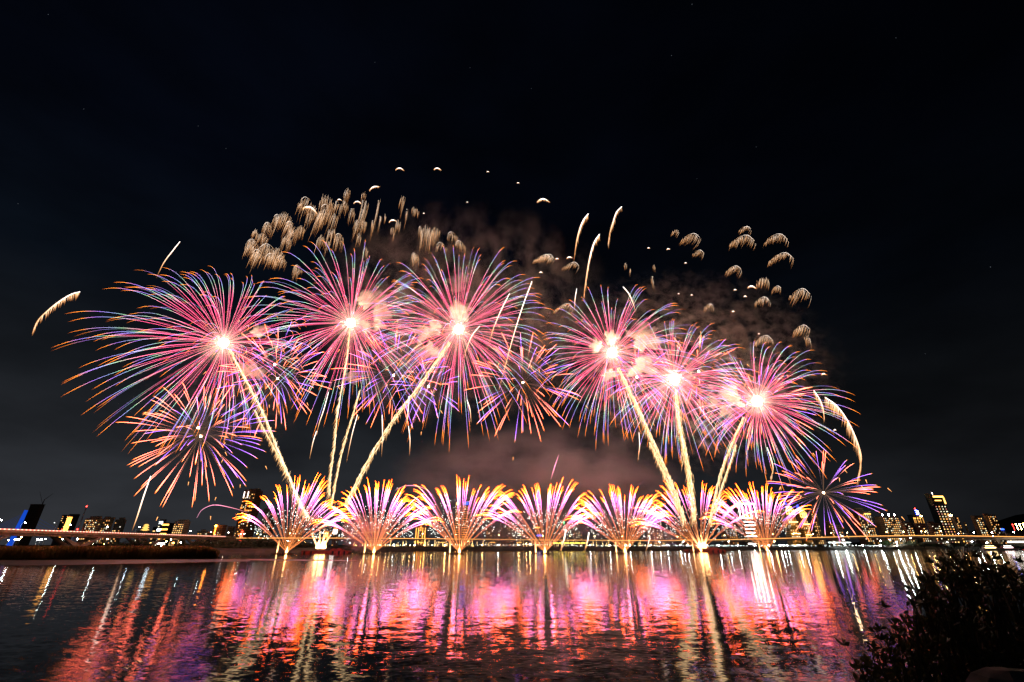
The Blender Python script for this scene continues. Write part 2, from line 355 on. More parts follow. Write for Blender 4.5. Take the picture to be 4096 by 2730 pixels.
# ------------------------------------------------------------------ fireworks
FIRE_Y = 330.0
def star_path(Rm, d, droop, skew, k=1.9, n=13, t0=0.0, t1=1.0):
    pts = []; nn = (1 - exp(-k))
    for i in range(n):
        t = t0 + (t1 - t0) * i / (n - 1)
        s_ = (1 - exp(-k * t)) / nn
        pts.append(d * (Rm * s_) + Vector((skew * Rm * t * t, 0, -droop * Rm * t ** 2.2)))
    return pts
def fib_dirs(n, rnd, jit=.12):
    out = []
    for i in range(n):
        z = 1 - 2 * (i + .5) / n; a = i * pi * (3 - sqrt(5)) + rnd.uniform(-.2, .2); r_ = sqrt(1 - z * z)
        d = Vector((r_ * cos(a), r_ * sin(a), z)) + Vector((rnd.uniform(-jit, jit), rnd.uniform(-jit, jit), rnd.uniform(-jit, jit)))
        out.append(d.normalized())
    rnd.shuffle(out); return out
def big_burst(px, py, rpx, n, skew, seed, label, Y=FIRE_Y, droop=.18, wid=.054):
    rnd = random.Random(seed); c_ = W(px, py, Y); Rm = rpx * 1.10 * mpp(px, py, Y)
    t = thing("firework_burst", label, "firework", c_, "large colour-changing firework bursts")
    core = MB(); core.ball((0, 0, 0), 3.5, 16, 10, .06, rnd); core.build("burst_core", M['core'], t, True)
    rest = MB()
    for i, d in enumerate(fib_dirs(n, rnd)):
        if d.x * skew > 0: rr = Rm * (1 + abs(skew) * .9 * abs(d.x))
        else: rr = Rm
        rr *= rnd.uniform(.86, 1.04)
        if rnd.random() < .12: rr *= rnd.uniform(.6, .85)
        ln = rnd.uniform(.93, 1.0)
        pts = star_path(rr, d, droop * rnd.uniform(.85, 1.15), skew * .35, n=15)
        ts = [min(1, max(.001, i_ / 14)) for i_ in range(15)]
        ts = [x ** 1.0 if x > .82 else max(.001, min(.83, x + rnd_off)) for x, rnd_off in zip(ts, [rnd.uniform(-.05, .05)] * 15)]
        rad = [wid * (.55 + .45 * min(1, x * 3)) * (1 if x < .8 else 1.35 - .9 * (x - .8) * 5) for x in [i_ / 14 for i_ in range(15)]]
        m_ = MB() if i < 100 else rest
        m_.tube(pts, rad, ts)
        if i < 100: m_.build("star_trail", M[rnd.choice(('star', 'star', 'star_pale', 'star_pale', 'star_dim'))], t)
    if rest.v: rest.build("star_trails", M['star'], t, kind="stuff")
    sp = MB()                                  # short hot sparks round the core
    for d in fib_dirs(90, rnd, .3):
        l = rnd.uniform(5, 14)
        sp.tube([d * 3, d * (3 + l * .5), d * (3 + l) + Vector((0, 0, -.6))], [.09, .06, .02], [.001, .12, .2])
    sp.build("core_sparks", M['star'], t, kind="stuff")
    return t
def small_burst(px, py, rpx, n, seed, label, Y=FIRE_Y, mixv=.4, red_left=False, wid=.13, core=.7, squash=1.0):
    rnd = random.Random(seed); c_ = W(px, py, Y); Rm = rpx * mpp(px, py, Y)
    t = thing("small_firework_burst", label, "firework", c_, "small red and violet firework bursts")
    cb = MB(); cb.ball((0, 0, 0), core, 12, 8, .1, rnd); cb.build("burst_core", M['smallcore'], t, True)
    for i, d in enumerate(fib_dirs(n, rnd, .2)):
        rr = Rm * rnd.uniform(.78, 1.08); d = Vector((d.x, d.y, d.z * squash))
        vio = (d.x + rnd.uniform(-.3, .3) > .42) if red_left else rnd.random() < mixv
        pts = star_path(rr, d, .075 * rnd.uniform(.7, 1.3), 0, k=1.2, n=13)
        off = rnd.uniform(-.08, .1)
        ts = [max(.001, min(1, i_ / 12 + (off if i_ < 11 else 0))) for i_ in range(13)]
        wv = wid * (1.0 if not vio else .75)
        rad = [wv * (.25 if x < .4 else min(1, .25 + (x - .4) * 3)) * (1 if x < .93 else .4) for x in [i_ / 12 for i_ in range(13)]]
        m_ = MB(); m_.tube(pts, rad, ts); m_.build("star_trail", M['violet' if vio else 'red'], t)
        if rnd.random() < .12:
            p = pts[-1] * rnd.uniform(1.05, 1.2) + Vector((0, 0, -rnd.uniform(0, 3)))
            e_ = MB(); e_.tube([p, p + Vector((d.x * 2, 0, -2.4))], [.3, .08]); e_.build("ember", M['ember'], t)
    return t
big_burst(895, 1372, 338, 215, -.25, 1, "widest colour-changing burst, its streaks sweeping out over the dark sky beyond the bridge")
big_burst(1403, 1293, 348, 205, -.05, 2, "colour-changing burst whose white core sits below the tallest cluster of gold tufts", Y=338)
big_burst(1835, 1318, 362, 210, .05, 3, "colour-changing burst directly above the slanting gold rising trail that leans inward", Y=326)
big_burst(2448, 1412, 305, 195, .04, 4, "colour-changing burst in mid sky just under the three long white comets", Y=336)
big_burst(2698, 1520, 270, 190, .05, 5, "colour-changing burst straight above the thickest upright gold rising trail", Y=344)
big_burst(3029, 1605, 262, 180, .10, 6, "lowest colour-changing burst, above the floodlit twin towers with blue domes", Y=338)
small_burst(803, 1746, 262, 84, 21, "big salmon-red and violet burst low in the sky beside the tall brown tower", Y=320, red_left=True, wid=.13)
small_burst(793, 1712, 180, 22, 22, "faint twin burst just over the big salmon-red and violet burst", Y=322, mixv=.6)
small_burst(1110, 1516, 215, 50, 23, "red and violet burst under the widest burst, lower of two bright cores", Y=345, mixv=.5)
small_burst(1099, 1459, 190, 34, 24, "red and violet burst under the widest burst, upper of two bright cores", Y=348, mixv=.45)
small_burst(1575, 1502, 225, 54, 25, "red and violet burst between the two upright and the slanting gold trails", Y=346, mixv=.5)
small_burst(1714, 1547, 150, 30, 26, "small violet burst peeking out beside the slanting gold rising trail", Y=340, mixv=.8)
small_burst(2092, 1531, 235, 70, 27, "red-tipped burst hanging alone over the dark gap in the middle of the show", Y=335, mixv=.22)
small_burst(2795, 1486, 170, 36, 28, "red and violet burst tucked beside the thickest gold trail's burst", Y=352, mixv=.5)
small_burst(2547, 1509, 150, 26, 29, "small faint burst between two big colour-changing cores", Y=354, mixv=.6)
small_burst(3042, 1620, 200, 40, 31, "salmon-red burst nested inside the lowest colour-changing burst", Y=342, mixv=.3)
small_burst(3294, 1972, 212, 78, 30, "red and violet burst hanging low in front of the floodlit city towers", Y=352, mixv=.45, wid=.12, squash=.85)

# fans on the river
def fan_burst(px, py, h_px, seed, label, skew=0.0, clusters=None, wide=1.0):
    rnd = random.Random(seed); b = G(px, py); Y = b.y; hm = h_px * mpp(px, py - h_px * .5, Y) * .98
    t = thing("fan_firework", label, "firework", b + Vector((0, 0, 1.0)), "fan-shaped firework fountains on the river")
    rays = []
    arc = 52 + rnd.uniform(-4, 4); nc = 12
    for q_ in range(nc):
        a0 = -arc + 2 * arc * q_ / (nc - 1) + rnd.uniform(-2.2, 2.2); l0 = rnd.uniform(.88, 1.04)
        for k in range(rnd.choice((4, 6, 7, 8, 9))):
            rays.append((radians(a0 * wide + skew + rnd.gauss(0, 1.9)), l0 * rnd.uniform(.86, 1.05)))
    rnd.shuffle(rays)
    for a, l in rays[:100]:
        tilt = rnd.uniform(-.10, .10)
        v0 = Vector((sin(a), tilt, cos(a)))
        pts = []; ts = []; K = 1.15; nn = 1 - exp(-K); n = 16
        Lm = hm * l * (1.12 + .10 * abs(sin(a)))
        for i in range(n):
            s_ = i / (n - 1); q = (1 - exp(-K * s_)) / nn
            pts.append(v0 * (Lm * q) + Vector((0, 0, -(.10 + .17 * abs(sin(a))) * hm * s_ ** 2.8)))
            ts.append(max(.001, min(1, s_ * 1.0)))
        off = rnd.uniform(-.05, .03)
        ts = [max(.001, min(1, x + (off if .3 < x < .95 else 0))) for x in ts]
        rad = [.015 + .028 * min(1, x * 1.8) if x < .72 else .043 + .013 * min(1, (x - .72) * 10) if x < .95 else .035 for x in [i / (n - 1) for i in range(n)]]
        m_ = MB(); m_.tube(pts, rad, ts); m_.build("star_trail", M['fan'], t)
    ck = MB()
    for a, l in rays * 5:
        if rnd.random() < .22: continue
        q = rnd.gauss(.52, .09); a2 = a * 1.04 + rnd.gauss(0, .05)
        p = Vector((sin(a2), rnd.uniform(-.1, .1), cos(a2))) * (hm * max(.3, q) * 1.05) + Vector((0, 0, -.07 * hm))
        ck.octa(p, rnd.uniform(.07, .17))
    ck.build("crackle_sparks", M['crackle'], t, kind="stuff")
    fl = MB(); fl.lathe([(.4, -.6), (.75, .1), (.55, .9), (.2, 1.9), (.03, 3.0)], 10); fl.build("launch_flame", M['flame'], t, True)
    j = MB(); k_ = 5.6
    for q in range(7):
        jx = rnd.uniform(-.8, .5)
        j.tube([(-k_, 0, -.4), (-k_ + jx * .4, 0, 2.5), (-k_ + jx, 0, rnd.uniform(5, 9))], [.36, .2, .03], [.001, .4, 1])
    j.build("mine_flame", M['jet'], t)
    return t
FANS = [(1145, 2217, 285, 41, 3, 1.0), (1495, 2217, 285, 42, 0, 1.02), (1837, 2217, 295, 43, 0, 1.0), (2180, 2216, 282, 44, -1, 1.02), (2501, 2214, 268, 45, -2, 1.0), (2805, 2209.5, 275, 46, -4, 1.0), (3070, 2208.5, 265, 47, -5, .92)]
FAN_LABELS = ["pink and orange fan by the dark mangrove trees, one stray arc curling toward the bridge",
              "pink and orange fan beside the drifting pink smoke next to the fire-lit barge",
              "tallest pink and orange fan, in front of two slim towers ringed with lights",
              "pink and orange fan at the middle of the row, before the yellow-lit tents",
              "pink and orange fan with one thick bright stray bundle, before the crowded white-lit bank",
              "pink and orange fan that the two thick gold rising trails climb out of",
              "smaller pink and orange fan in front of the tower outlined in white light"]
raft_m = surf("charred_raft_wood", (.06, .035, .025), .8, .4, 2); tube_m = surf("mortar_tube_steel", (.10, .09, .085), .5, .3, 3, .6)
float_m = surf("orange_float_plastic", (.35, .07, .03), .5, .2, 2)
first_raft = None
for (fx, fy, fh, sd_, sk_, wd_), lb in zip(FANS, FAN_LABELS):
    fan_burst(fx, fy, fh, sd_, lb, sk_, None, wd_)
    b = G(fx, fy)
    if first_raft is None:
        rt = thing("firing_raft", "x", "raft", b, "low firing rafts under the fan fireworks")
        d_ = MB(); d_.box(-8.5, 4.0, -1.6, 1.6, .25, .5); d_.build("deck", raft_m, rt)
        for sx in (-6.2, -2.2, 2.0):
            q = MB(); q.tube([(sx, -2.1, .1), (sx, 2.1, .1)], .42, n=10); q.build("float", float_m, rt)
        for sx in (-6.4, -5.2, -.9, 0.9):
            q = MB(); q.lathe([(.22, .5), (.22, 1.25), (.17, 1.25), (.17, .9)], 10, sx, -.6); q.build("mortar_tube", tube_m, rt)
        first_raft = rt
    else: rt = copy_tree(first_raft); rt.location = b
    rt["label"] = "low dark firing raft under the " + {0: "fan by the mangrove trees", 1: "fan beside the pink smoke", 2: "tallest fan", 3: "fan before the yellow tents", 4: "fan with the thick stray bundle", 5: "fan with two thick gold trails", 6: "smaller fan by the white-outlined tower"}[FANS.index((fx, fy, fh, sd_, sk_, wd_))]
def pix_path(pts, Y, n=24):                    # smooth curve through pixels at a depth
    P = [W(a, b, Y) for a, b in pts]
    if len(P) == 2: return [P[0].lerp(P[1], i / (n - 1)) for i in range(n)]
    out = []
    Q = [P[0] * 2 - P[1]] + P + [P[-1] * 2 - P[-2]]
    seg = len(P) - 1
    for i in range(n):
        u = i / (n - 1) * seg; k = min(seg - 1, int(u)); f = u - k
        a, b, c_, d = Q[k], Q[k + 1], Q[k + 2], Q[k + 3]
        out.append(.5 * ((2 * b) + (c_ - a) * f + (2 * a - 5 * b + 4 * c_ - d) * f * f + (3 * b - a - 3 * c_ + d) * f ** 3))
    return out
def rising(path, Y, wpx, seed, label, dens=1.0, fringe=26):
    rnd = random.Random(seed); P = pix_path(path, Y, 60); o0 = P[-1].copy()
    t = thing("rising_comet_trail", label, "firework trail", o0, "gold trails of rising shells")
    wm = wpx * .2; n = len(P)
    core = MB()
    for q in range(5):
        ox, oy = rnd.uniform(-.28, .28) * wm, rnd.uniform(-.3, .3) * wm
        pts = [p - o0 + Vector((ox + rnd.gauss(0, .07) * wm, oy, rnd.gauss(0, .08) * wm)) for p in P]
        core.tube(pts, [wm * .055 * rnd.uniform(.5, 1.2) for _ in P], [max(.001, min(1, .12 + rnd.uniform(-.1, .35))) for _ in P])
    core.build("core_trail", M['gold'], t)
    fr = MB()
    for q in range(int(330 * dens)):
        u = rnd.random(); i = min(n - 2, int(u * (n - 1))); p = P[i].lerp(P[i + 1], rnd.random()) - o0
        p += Vector((rnd.gauss(0, .2) * wm, rnd.gauss(0, .25) * wm, 0))
        l = fringe * .2 * rnd.uniform(.35, 1.15); sx = rnd.uniform(-.42, .12) * l
        f0 = rnd.uniform(.05, .5)
        fr.tube([p, p + Vector((sx * .25, 0, -l * .32)), p + Vector((sx * .7, 0, -l * .72)), p + Vector((sx, 0, -l))], [.11, .10, .07, .025], [f0, f0 + .15, min(1, f0 + .3), 1])
    fr.build("spark_fringe", M['gold'], t, kind="stuff")
    return t
rising([(920, 1400), (985, 1520), (1048, 1640), (1105, 1780), (1152, 1890), (1200, 2010), (1238, 2070)], 322, 22, 51, "long gold trail rising to the widest burst", 1.3)
rising([(1018, 1640), (1062, 1730), (1110, 1820), (1150, 1905)], 324, 9, 52, "short thin gold trail hugging the one that feeds the widest burst", .5, 18)
rising([(1400, 1310), (1385, 1450), (1352, 1640), (1335, 1800), (1322, 1900), (1318, 1980)], 332, 12, 53, "upright gold trail rising to the burst below the tallest tufts", 1.0, 26)
rising([(1440, 1560), (1405, 1680), (1372, 1790), (1348, 1900), (1325, 2020)], 330, 9, 54, "thin upright gold trail standing right beside its brighter neighbour", .8, 22)
rising([(1800, 1370), (1690, 1530), (1590, 1660), (1500, 1800), (1440, 1910), (1385, 2020)], 322, 20, 55, "gold trail slanting inward up to the burst in mid sky", 1.4, 24)
rising([(2472, 1470), (2530, 1590), (2590, 1720), (2648, 1850), (2700, 1970), (2735, 2080)], 340, 22, 56, "broad gold trail slanting up to the burst under the long white comets", 1.5, 34)
rising([(2600, 1770), (2640, 1860), (2680, 1950), (2715, 2040)], 342, 12, 57, "short gold trail merging into the broad slanting one", .6, 26)
rising([(2702, 1560), (2715, 1680), (2738, 1800), (2762, 1930), (2778, 2080)], 346, 26, 58, "thickest gold trail, feathery and nearly upright", 1.7, 44)
rising([(2975, 1670), (2930, 1770), (2885, 1890), (2858, 2000), (2840, 2090)], 342, 12, 59, "gold trail rising to the lowest colour-changing burst", 1.0, 22)
rising([(2945, 1780), (2915, 1870), (2880, 1970), (2858, 2050)], 344, 9, 60, "thin gold trail shadowing the one to the lowest burst", .7, 18)

# falling gold tufts
TUFTS = []
def tz(x0, y0, s, lst):
    for x, y, w_, l in lst: TUFTS.append((x0 + x * s, y0 + y * s, w_ * s, l * s))
tz(1000, 640, .2975, [(780, 500, 140, 280), (685, 565, 60, 140), (1055, 465, 150, 300), (1045, 600, 130, 320), (500, 690, 150, 300), (390, 735, 100, 170), (260, 840, 100, 220), (560, 825, 110, 220), (600, 900, 110, 240),
    (965, 690, 90, 330), (1320, 375, 60, 230), (1285, 545, 90, 240), (1540, 420, 50, 150), (1560, 535, 80, 460), (1745, 510, 28, 520), (2060, 475, 55, 330), (2115, 665, 30, 260), (2230, 630, 80, 170), (1825, 730, 22, 140),
    (2005, 790, 55, 230), (1545, 805, 60, 270), (1655, 815, 28, 310), (1120, 910, 90, 230), (1215, 990, 100, 230), (65, 1065, 150, 160), (40, 1130, 130, 180), (290, 1130, 260, 230), (130, 1205, 140, 170), (310, 1258, 140, 150),
    (200, 980, 110, 200), (90, 930, 70, 150), (410, 1180, 130, 200), (520, 1010, 110, 190), (700, 880, 90, 210), (820, 700, 70, 220), (880, 610, 70, 200), (1150, 720, 80, 260), (1180, 560, 50, 180), (1390, 640, 60, 200), (1450, 800, 50, 220), (980, 1000, 90, 200), (1060, 1090, 60, 160), (440, 1290, 120, 150), (1930, 900, 50, 180), (2300, 900, 50, 220), (1760, 760, 30, 200), (1480, 980, 50, 160),
    (660, 1415, 100, 170), (1570, 1165, 60, 130), (2220, 1240, 70, 160)])
tz(1000, 600, .7013, [(1022, 428, 66, 130), (1065, 438, 36, 90), (1158, 468, 46, 50), (1202, 518, 46, 56), (1097, 528, 50, 40), (948, 585, 30, 70), (1668, 597, 76, 60)])
tz(2650, 850, .3507, [(310, 240, 170, 170), (890, 260, 230, 170), (1270, 245, 220, 140), (1330, 460, 230, 140), (930, 160, 110, 100), (145, 190, 66, 110), (400, 430, 100, 110), (800, 610, 140, 130), (1130, 735, 120, 160), (1290, 840, 90, 110),
    (1545, 870, 190, 190), (1120, 965, 140, 130), (1570, 1285, 150, 160), (1130, 1405, 180, 130), (520, 1045, 90, 110), (1640, 1405, 50, 170)])
tz(2100, 750, .3188, [(245, 840, 190, 140), (570, 940, 170, 120), (1255, 950, 36, 130), (1318, 1025, 14, 150), (1615, 975, 34, 130), (1592, 1120, 30, 190), (480, 1460, 200, 110)])
tuft_objs = []
rt_ = random.Random(77)
for cx_, cy_, w_, l_ in TUFTS:
    Y = FIRE_Y + rt_.uniform(8, 40); m_ = mpp(cx_, cy_, Y); c_ = W(cx_, cy_, Y)
    t = thing("falling_spark_tuft", "x", "firework tuft", c_, "falling gold spark tufts"); tuft_objs.append((cx_, t, w_, l_, cy_))
    wm, lm = w_ * m_ * (1.3 if w_ > 14 else 1.0), l_ * m_ * (1.5 if cx_ < 2100 else .95)
    nst = max(6, int(w_ / 1.55)); left = cx_ < 2100; pts = []
    lean = rt_.uniform(-.10, .04) if left else rt_.uniform(-.65, -.3) if w_ > 22 else rt_.uniform(-.2, 0)
    def head(u):                               # crest of the plume: steep on the side it flew to, sloping away behind
        q = u if left else -u
        return wm * (-(.45 if left else .26) * max(0, q + .35) ** 1.4 - 1.1 * max(0, -q - .55) ** 1.5)
    if w_ > l_ * .75 or rt_.random() < .25:
        hd = MB()
        pts = [(u * wm * .5, 0, head(u)) for u in [i / 10 * 1.5 - .95 if left else .95 - i / 10 * 1.5 for i in range(11)]]
        hd.tube(pts, [.03 + .07 * sin(pi * min(1, (i + 1) / 7)) if i < 7 else .05 * (11 - i) / 4 + .01 for i in range(11)], [.2, .05, .01, .001, .01, .05, .15, .3, .5, .7, .9])
        hd.build("glowing_head", M['dimgold'], t)
    fr = MB()
    for k in range(nst):
        u = (k + rt_.random()) / nst * 2 - 1; q = u if left else -u
        z0 = head(u) - rt_.random() ** 2 * lm * .25; l = lm * (.25 + .75 * rt_.random() ** 1.3) * (1 - .35 * max(0, q))
        x0 = u * wm * .5; dx = lean * l + rt_.uniform(-.03, .03) * l
        f0 = rt_.uniform(.01, .35) + .25 * max(0, q); r0 = rt_.uniform(.035, .08)
        fr.tube([(x0, rt_.uniform(-1, 1), z0), (x0 + dx * .2, 0, z0 - l * .3), (x0 + dx * .55, 0, z0 - l * .65), (x0 + dx, 0, z0 - l)], [r0 * .6, r0, r0 * .8, .02], [max(.001, f0), f0 + .1, min(1, f0 + .35), 1])
    fr.build("spark_strands", M['dimgold'], t, kind="stuff")
tuft_objs.sort(key=lambda q: q[0])
for half, end in ((True, "the widest burst"), (False, "the three long white comets")):
    grp = [q for q in tuft_objs if (q[0] < 2100) == half]
    for i, (x, t, w_, l_, y) in enumerate(grp):
        sh = "broad" if w_ > l_ * .9 else ("tall narrow" if l_ > w_ * 2.4 else "drooping")
        t["label"] = f"{sh} falling gold tuft, {nth(i)} counting sideways from {end}"

# crescents and long comets
def comet(path, Y, w0, seed, label, mat_='white', fringe=0.0, fdir=(0, -1), nf=60, group="white comets and crescents", rev=False):
    rnd = random.Random(seed); P = pix_path(path, Y, 22); o0 = P[0].copy(); n = len(P)
    t = thing("comet_trail", label, "firework trail", o0, group)
    hd = MB()
    ts = [max(.001, i / (n - 1)) for i in range(n)]
    if mat_ == 'arc': ts = [max(.001, abs(i / (n - 1) * 2 - 1) ** 1.5) for i in range(n)]
    rad = [w0 * (.25 + .75 * sin(pi * min(1, .12 + .88 * i / (n - 1)))) for i in range(n)]
    hd.tube([p - o0 for p in P], rad, ts, 4); hd.build("comet_streak", M['white' if mat_ == 'arc' else mat_], t)
    if fringe:
        fr = MB()
        for k in range(nf):
            u = rnd.random() * .92; i = min(n - 2, int(u * (n - 1))); p = P[i].lerp(P[i + 1], rnd.random()) - o0
            l = fringe * rnd.uniform(.25, 1.0) * mpp(path[0][0], path[0][1], Y)
            q = Vector((fdir[0] + rnd.uniform(-.1, .1), 0, fdir[1])).normalized() * l
            f0 = rnd.uniform(.05, .5)
            fr.tube([p, p + q * .5, p + q], [.12, .09, .02], [f0, f0 + .2, 1])
        fr.build("spark_fringe", M['dimgold'], t, kind="stuff")
    return t
comet([(320, 1168), (285, 1178), (240, 1205), (195, 1240), (150, 1285), (128, 1335)], 330, .5, 71, "long arcing comet curling down alone over the bridge end of the sky", fringe=40, fdir=(.25, -1), nf=110)
comet([(720, 967), (690, 1005), (655, 1052), (625, 1113)], 332, .42, 72, "short slanting comet poking above the widest burst", fringe=14, nf=30)
comet([(2353, 856), (2335, 880), (2320, 915), (2306, 970), (2295, 1050)], 340, .62, 73, "long white comet, first of the three counting from the tall gold tufts", fringe=38, fdir=(-.1, -1), nf=90)
comet([(2487, 827), (2466, 850), (2452, 890), (2440, 930), (2430, 985)], 340, .45, 74, "long white comet standing highest of the three", fringe=34, fdir=(-.05, -1), nf=60)
comet([(2398, 938), (2380, 965), (2366, 1005), (2353, 1065), (2340, 1150), (2334, 1190)], 338, .60, 75, "long white comet standing lowest of the three", fringe=34, fdir=(-.05, -1), nf=90)
comet([(3300, 1590), (3345, 1622), (3385, 1675), (3420, 1745), (3444, 1820), (3440, 1870), (3428, 1920)], 336, .45, 76, "long feathery comet arching down beyond the lowest colour-changing burst", fringe=60, fdir=(-.4, -1), nf=200)
comet([(3255, 1562), (3280, 1600), (3294, 1640), (3297, 1672)], 338, .35, 77, "shorter feathery comet inside the long arching one", fringe=36, fdir=(-.25, -1), nf=80)
comet([(2128, 1126), (2092, 1222), (2055, 1340), (2022, 1460), (1992, 1570)], 318, .34, 78, "longest pale comet slanting down past the burst above the gold slanting trail", fringe=14, nf=70)
comet([(2038, 1175), (2005, 1240), (1972, 1320), (1948, 1408)], 319, .32, 79, "pale comet running beside the longest pale one", fringe=14, nf=50)
comet([(1919, 1305), (1890, 1340), (1868, 1390), (1849, 1456)], 319, .30, 80, "pale comet starting close to the white core above the slanting gold trail", fringe=12, nf=40)
comet([(1314, 1570), (1295, 1640), (1278, 1690), (1266, 1740)], 321, .28, 81, "pale falling comet, upper one beside the upright gold trail", fringe=14, nf=40)
comet([(1266, 1725), (1252, 1770), (1238, 1838)], 321, .26, 82, "pale falling comet, lower one beside the upright gold trail", fringe=8, nf=20)
comet([(1636, 1585), (1632, 1650), (1625, 1718)], 321, .30, 83, "pale falling comet under the small violet burst, upper of two", fringe=14, nf=40)
comet([(1634, 1705), (1640, 1760), (1638, 1826)], 321, .26, 84, "pale falling comet under the small violet burst, lower of two", fringe=10, nf=20)
comet([(1528, 1660), (1530, 1740), (1526, 1830)], 321, .24, 85, "pale falling comet crossing the slanting gold trail", fringe=8, nf=20)
comet([(1868, 1600), (1880, 1640), (1885, 1695)], 321, .26, 86, "short pale hook falling from the burst above the slanting gold trail", fringe=12, nf=24)
comet([(1430, 1660), (1408, 1740), (1386, 1850)], 322, .26, 87, "thin pale comet right of the paired upright gold trails", fringe=8, nf=20)
comet([(3068, 1790), (3086, 1840), (3092, 1880), (3080, 1915)], 338, .28, 88, "feathery hooked comet falling under the lowest colour-changing burst", fringe=24, fdir=(-.2, -1), nf=50)
comet([(2556, 1730), (2558, 1790), (2550, 1850)], 338, .24, 89, "pale falling comet beside the broad slanting gold trail", fringe=10, nf=20)
comet([(2492, 1148), (2515, 1175), (2533, 1215), (2543, 1255)], 334, .40, 90, "white comet arching over the burst under the long white comets", fringe=10, nf=30)
comet([(2307, 1155), (2300, 1200), (2298, 1250)], 334, .28, 91, "thin white comet just below the lowest long one", fringe=10, nf=20)
comet([(603, 1905), (575, 1985), (548, 2070), (528, 2125)], 318, .42, 92, "straight white rocket streak rising from the bridge beside the apartment blocks")
comet([(2235, 1820), (2218, 1870), (2203, 1920)], 330, .22, 93, "thin pink rocket streak above the middle fan", 'pink')
comet([(2264, 2118), (2256, 2160), (2240, 2208)], 342, .45, 94, "pale gold spark jet leaning up from the water beside the middle fan", fringe=12, nf=40)
comet([(2356, 2130), (2350, 2165), (2338, 2206)], 345, .45, 95, "pale gold spark jet leaning up from the water between two middle fans", fringe=12, nf=40)
comet([(2600, 2145), (2592, 2180), (2582, 2210)], 345, .2, 96, "faint gold spark streak standing between the fans before the crowd")
comet([(787, 2073), (806, 2042), (840, 2024), (868, 2021), (905, 2027), (950, 2038), (990, 2050)], 300, .14, 97, "thin pink stray arc reaching toward the bridge in front of the tall tower", 'pink')
comet([(1580, 1962), (1620, 1945), (1665, 1945), (1710, 1962), (1745, 2000)], 300, .14, 98, "thin pink stray arc joining the second fan and the tallest fan", 'pink')
ARCS = []
def az(x0, y0, s, lst):
    for x, y, w_ in lst: ARCS.append((x0 + x * s, y0 + y * s, w_ * s))
az(1000, 600, .7013, [(856, 106, 50), (1070, 106, 46), (711, 209, 64), (345, 332, 86), (615, 296, 46), (815, 401, 46), (1357, 124, 14), (1530, 188, 16), (1240, 298, 12), (510, 283, 28), (992, 362, 12)])
az(2100, 750, .3188, [(235, 150, 165), (405, 895, 50), (560, 875, 80), (1552, 760, 36), (1800, 772, 48), (200, 1065, 50)])
az(2650, 850, .3507, [(1022, 845, 105), (830, 882, 40), (945, 957, 44), (265, 576, 30), (335, 942, 30), (185, 928, 24), (808, 1130, 40), (1100, 1386, 24)])
ARCS += [(3295, 1496, 20), (3340, 1720, 12), (1480, 1190, 10)]
arcs = []
for i, (x, y, w_) in enumerate(sorted(ARCS)):
    tl = (R.uniform(-.25, .25) if w_ > 20 else 0) * w_
    t = comet([(x - w_ / 2, y + w_ * .22 - tl), (x - w_ * .2, y + w_ * .02 - tl * .4), (x + w_ * .1, y), (x + w_ / 2, y + w_ * .2 + tl)], 350, .28 + .006 * w_, 200 + i, "x", 'arc', fringe=w_ * .25, nf=int(10 + w_), group="small glowing crescents")
    t["label"] = f"small glowing {'crescent' if w_ > 24 else 'spark'}, {nth(i)} counting across the sky from the widest burst"

# ------------------------------------------------------------------ smoke
def even_smoke(name, dens, col):
    m = bpy.data.materials.new(name); m.use_nodes = True; N = m.node_tree.nodes; N.clear()
    o = N.new("ShaderNodeOutputMaterial"); v = N.new("ShaderNodeVolumePrincipled")
    v.inputs["Color"].default_value = (*col, 1); v.inputs["Density"].default_value = dens
    m.node_tree.links.new(v.outputs[0], o.inputs["Volume"]); return m
SMK = even_smoke("smoke_puff", .17, (.97, .90, .80)); HALO = even_smoke("core_smoke", .0035, (.95, .88, .80))
from mathutils import noise as mnoise
def puff(px, py, rpx, Y, label, seed, m_=None, sx=1.0, sz=1.0, group="peach-lit smoke puffs near the burst cores"):
    rnd = random.Random(seed); r_ = rpx * mpp(px, py, Y) * 1.05; mb = MB()
    mb.ball((0, 0, 0), 1, 36, 22); off = Vector((seed * 3.7, seed * 1.3, 0))
    def lump(v):
        v = Vector(v).normalized(); k = max(.12, .80 + .95 * mnoise.noise(v * 1.2 + off) + .55 * mnoise.noise(v * 2.6 + off) + .26 * mnoise.noise(v * 5.5 + off))
        return tuple(v * (r_ * k))
    mb.v = [lump(v) for v in mb.v]
    o = mb.build("smoke_puff", m_ or SMK, None, True, W(px, py, Y)); o.scale = (sx, 1, sz)
    tag(o, label, "smoke", group); return o
P_ = [(1484, 1196, 36), (1526, 1240, 36), (1470, 1310, 26), (1522, 1306, 24), (1835, 1130, 30), (1841, 1238, 40), (1743, 1310, 34), (1690, 1338, 30), (1722, 1405, 36), (1400, 1512, 30), (1022, 1492, 40),
      (2382, 1384, 28), (2445, 1352, 28), (2572, 1348, 50), (2434, 1500, 28), (2570, 1468, 38), (2915, 1570, 34), (2861, 1610, 22), (2946, 1606, 24), (2899, 1645, 26), (1033, 1325, 30)]
near = [(895, 1372, "the widest burst"), (1403, 1293, "the burst below the tallest tufts"), (1835, 1318, "the burst above the slanting gold trail"), (2448, 1412, "the burst under the long white comets"), (2698, 1520, "the burst on the thickest trail"), (3029, 1605, "the lowest big burst")]
seen = {}
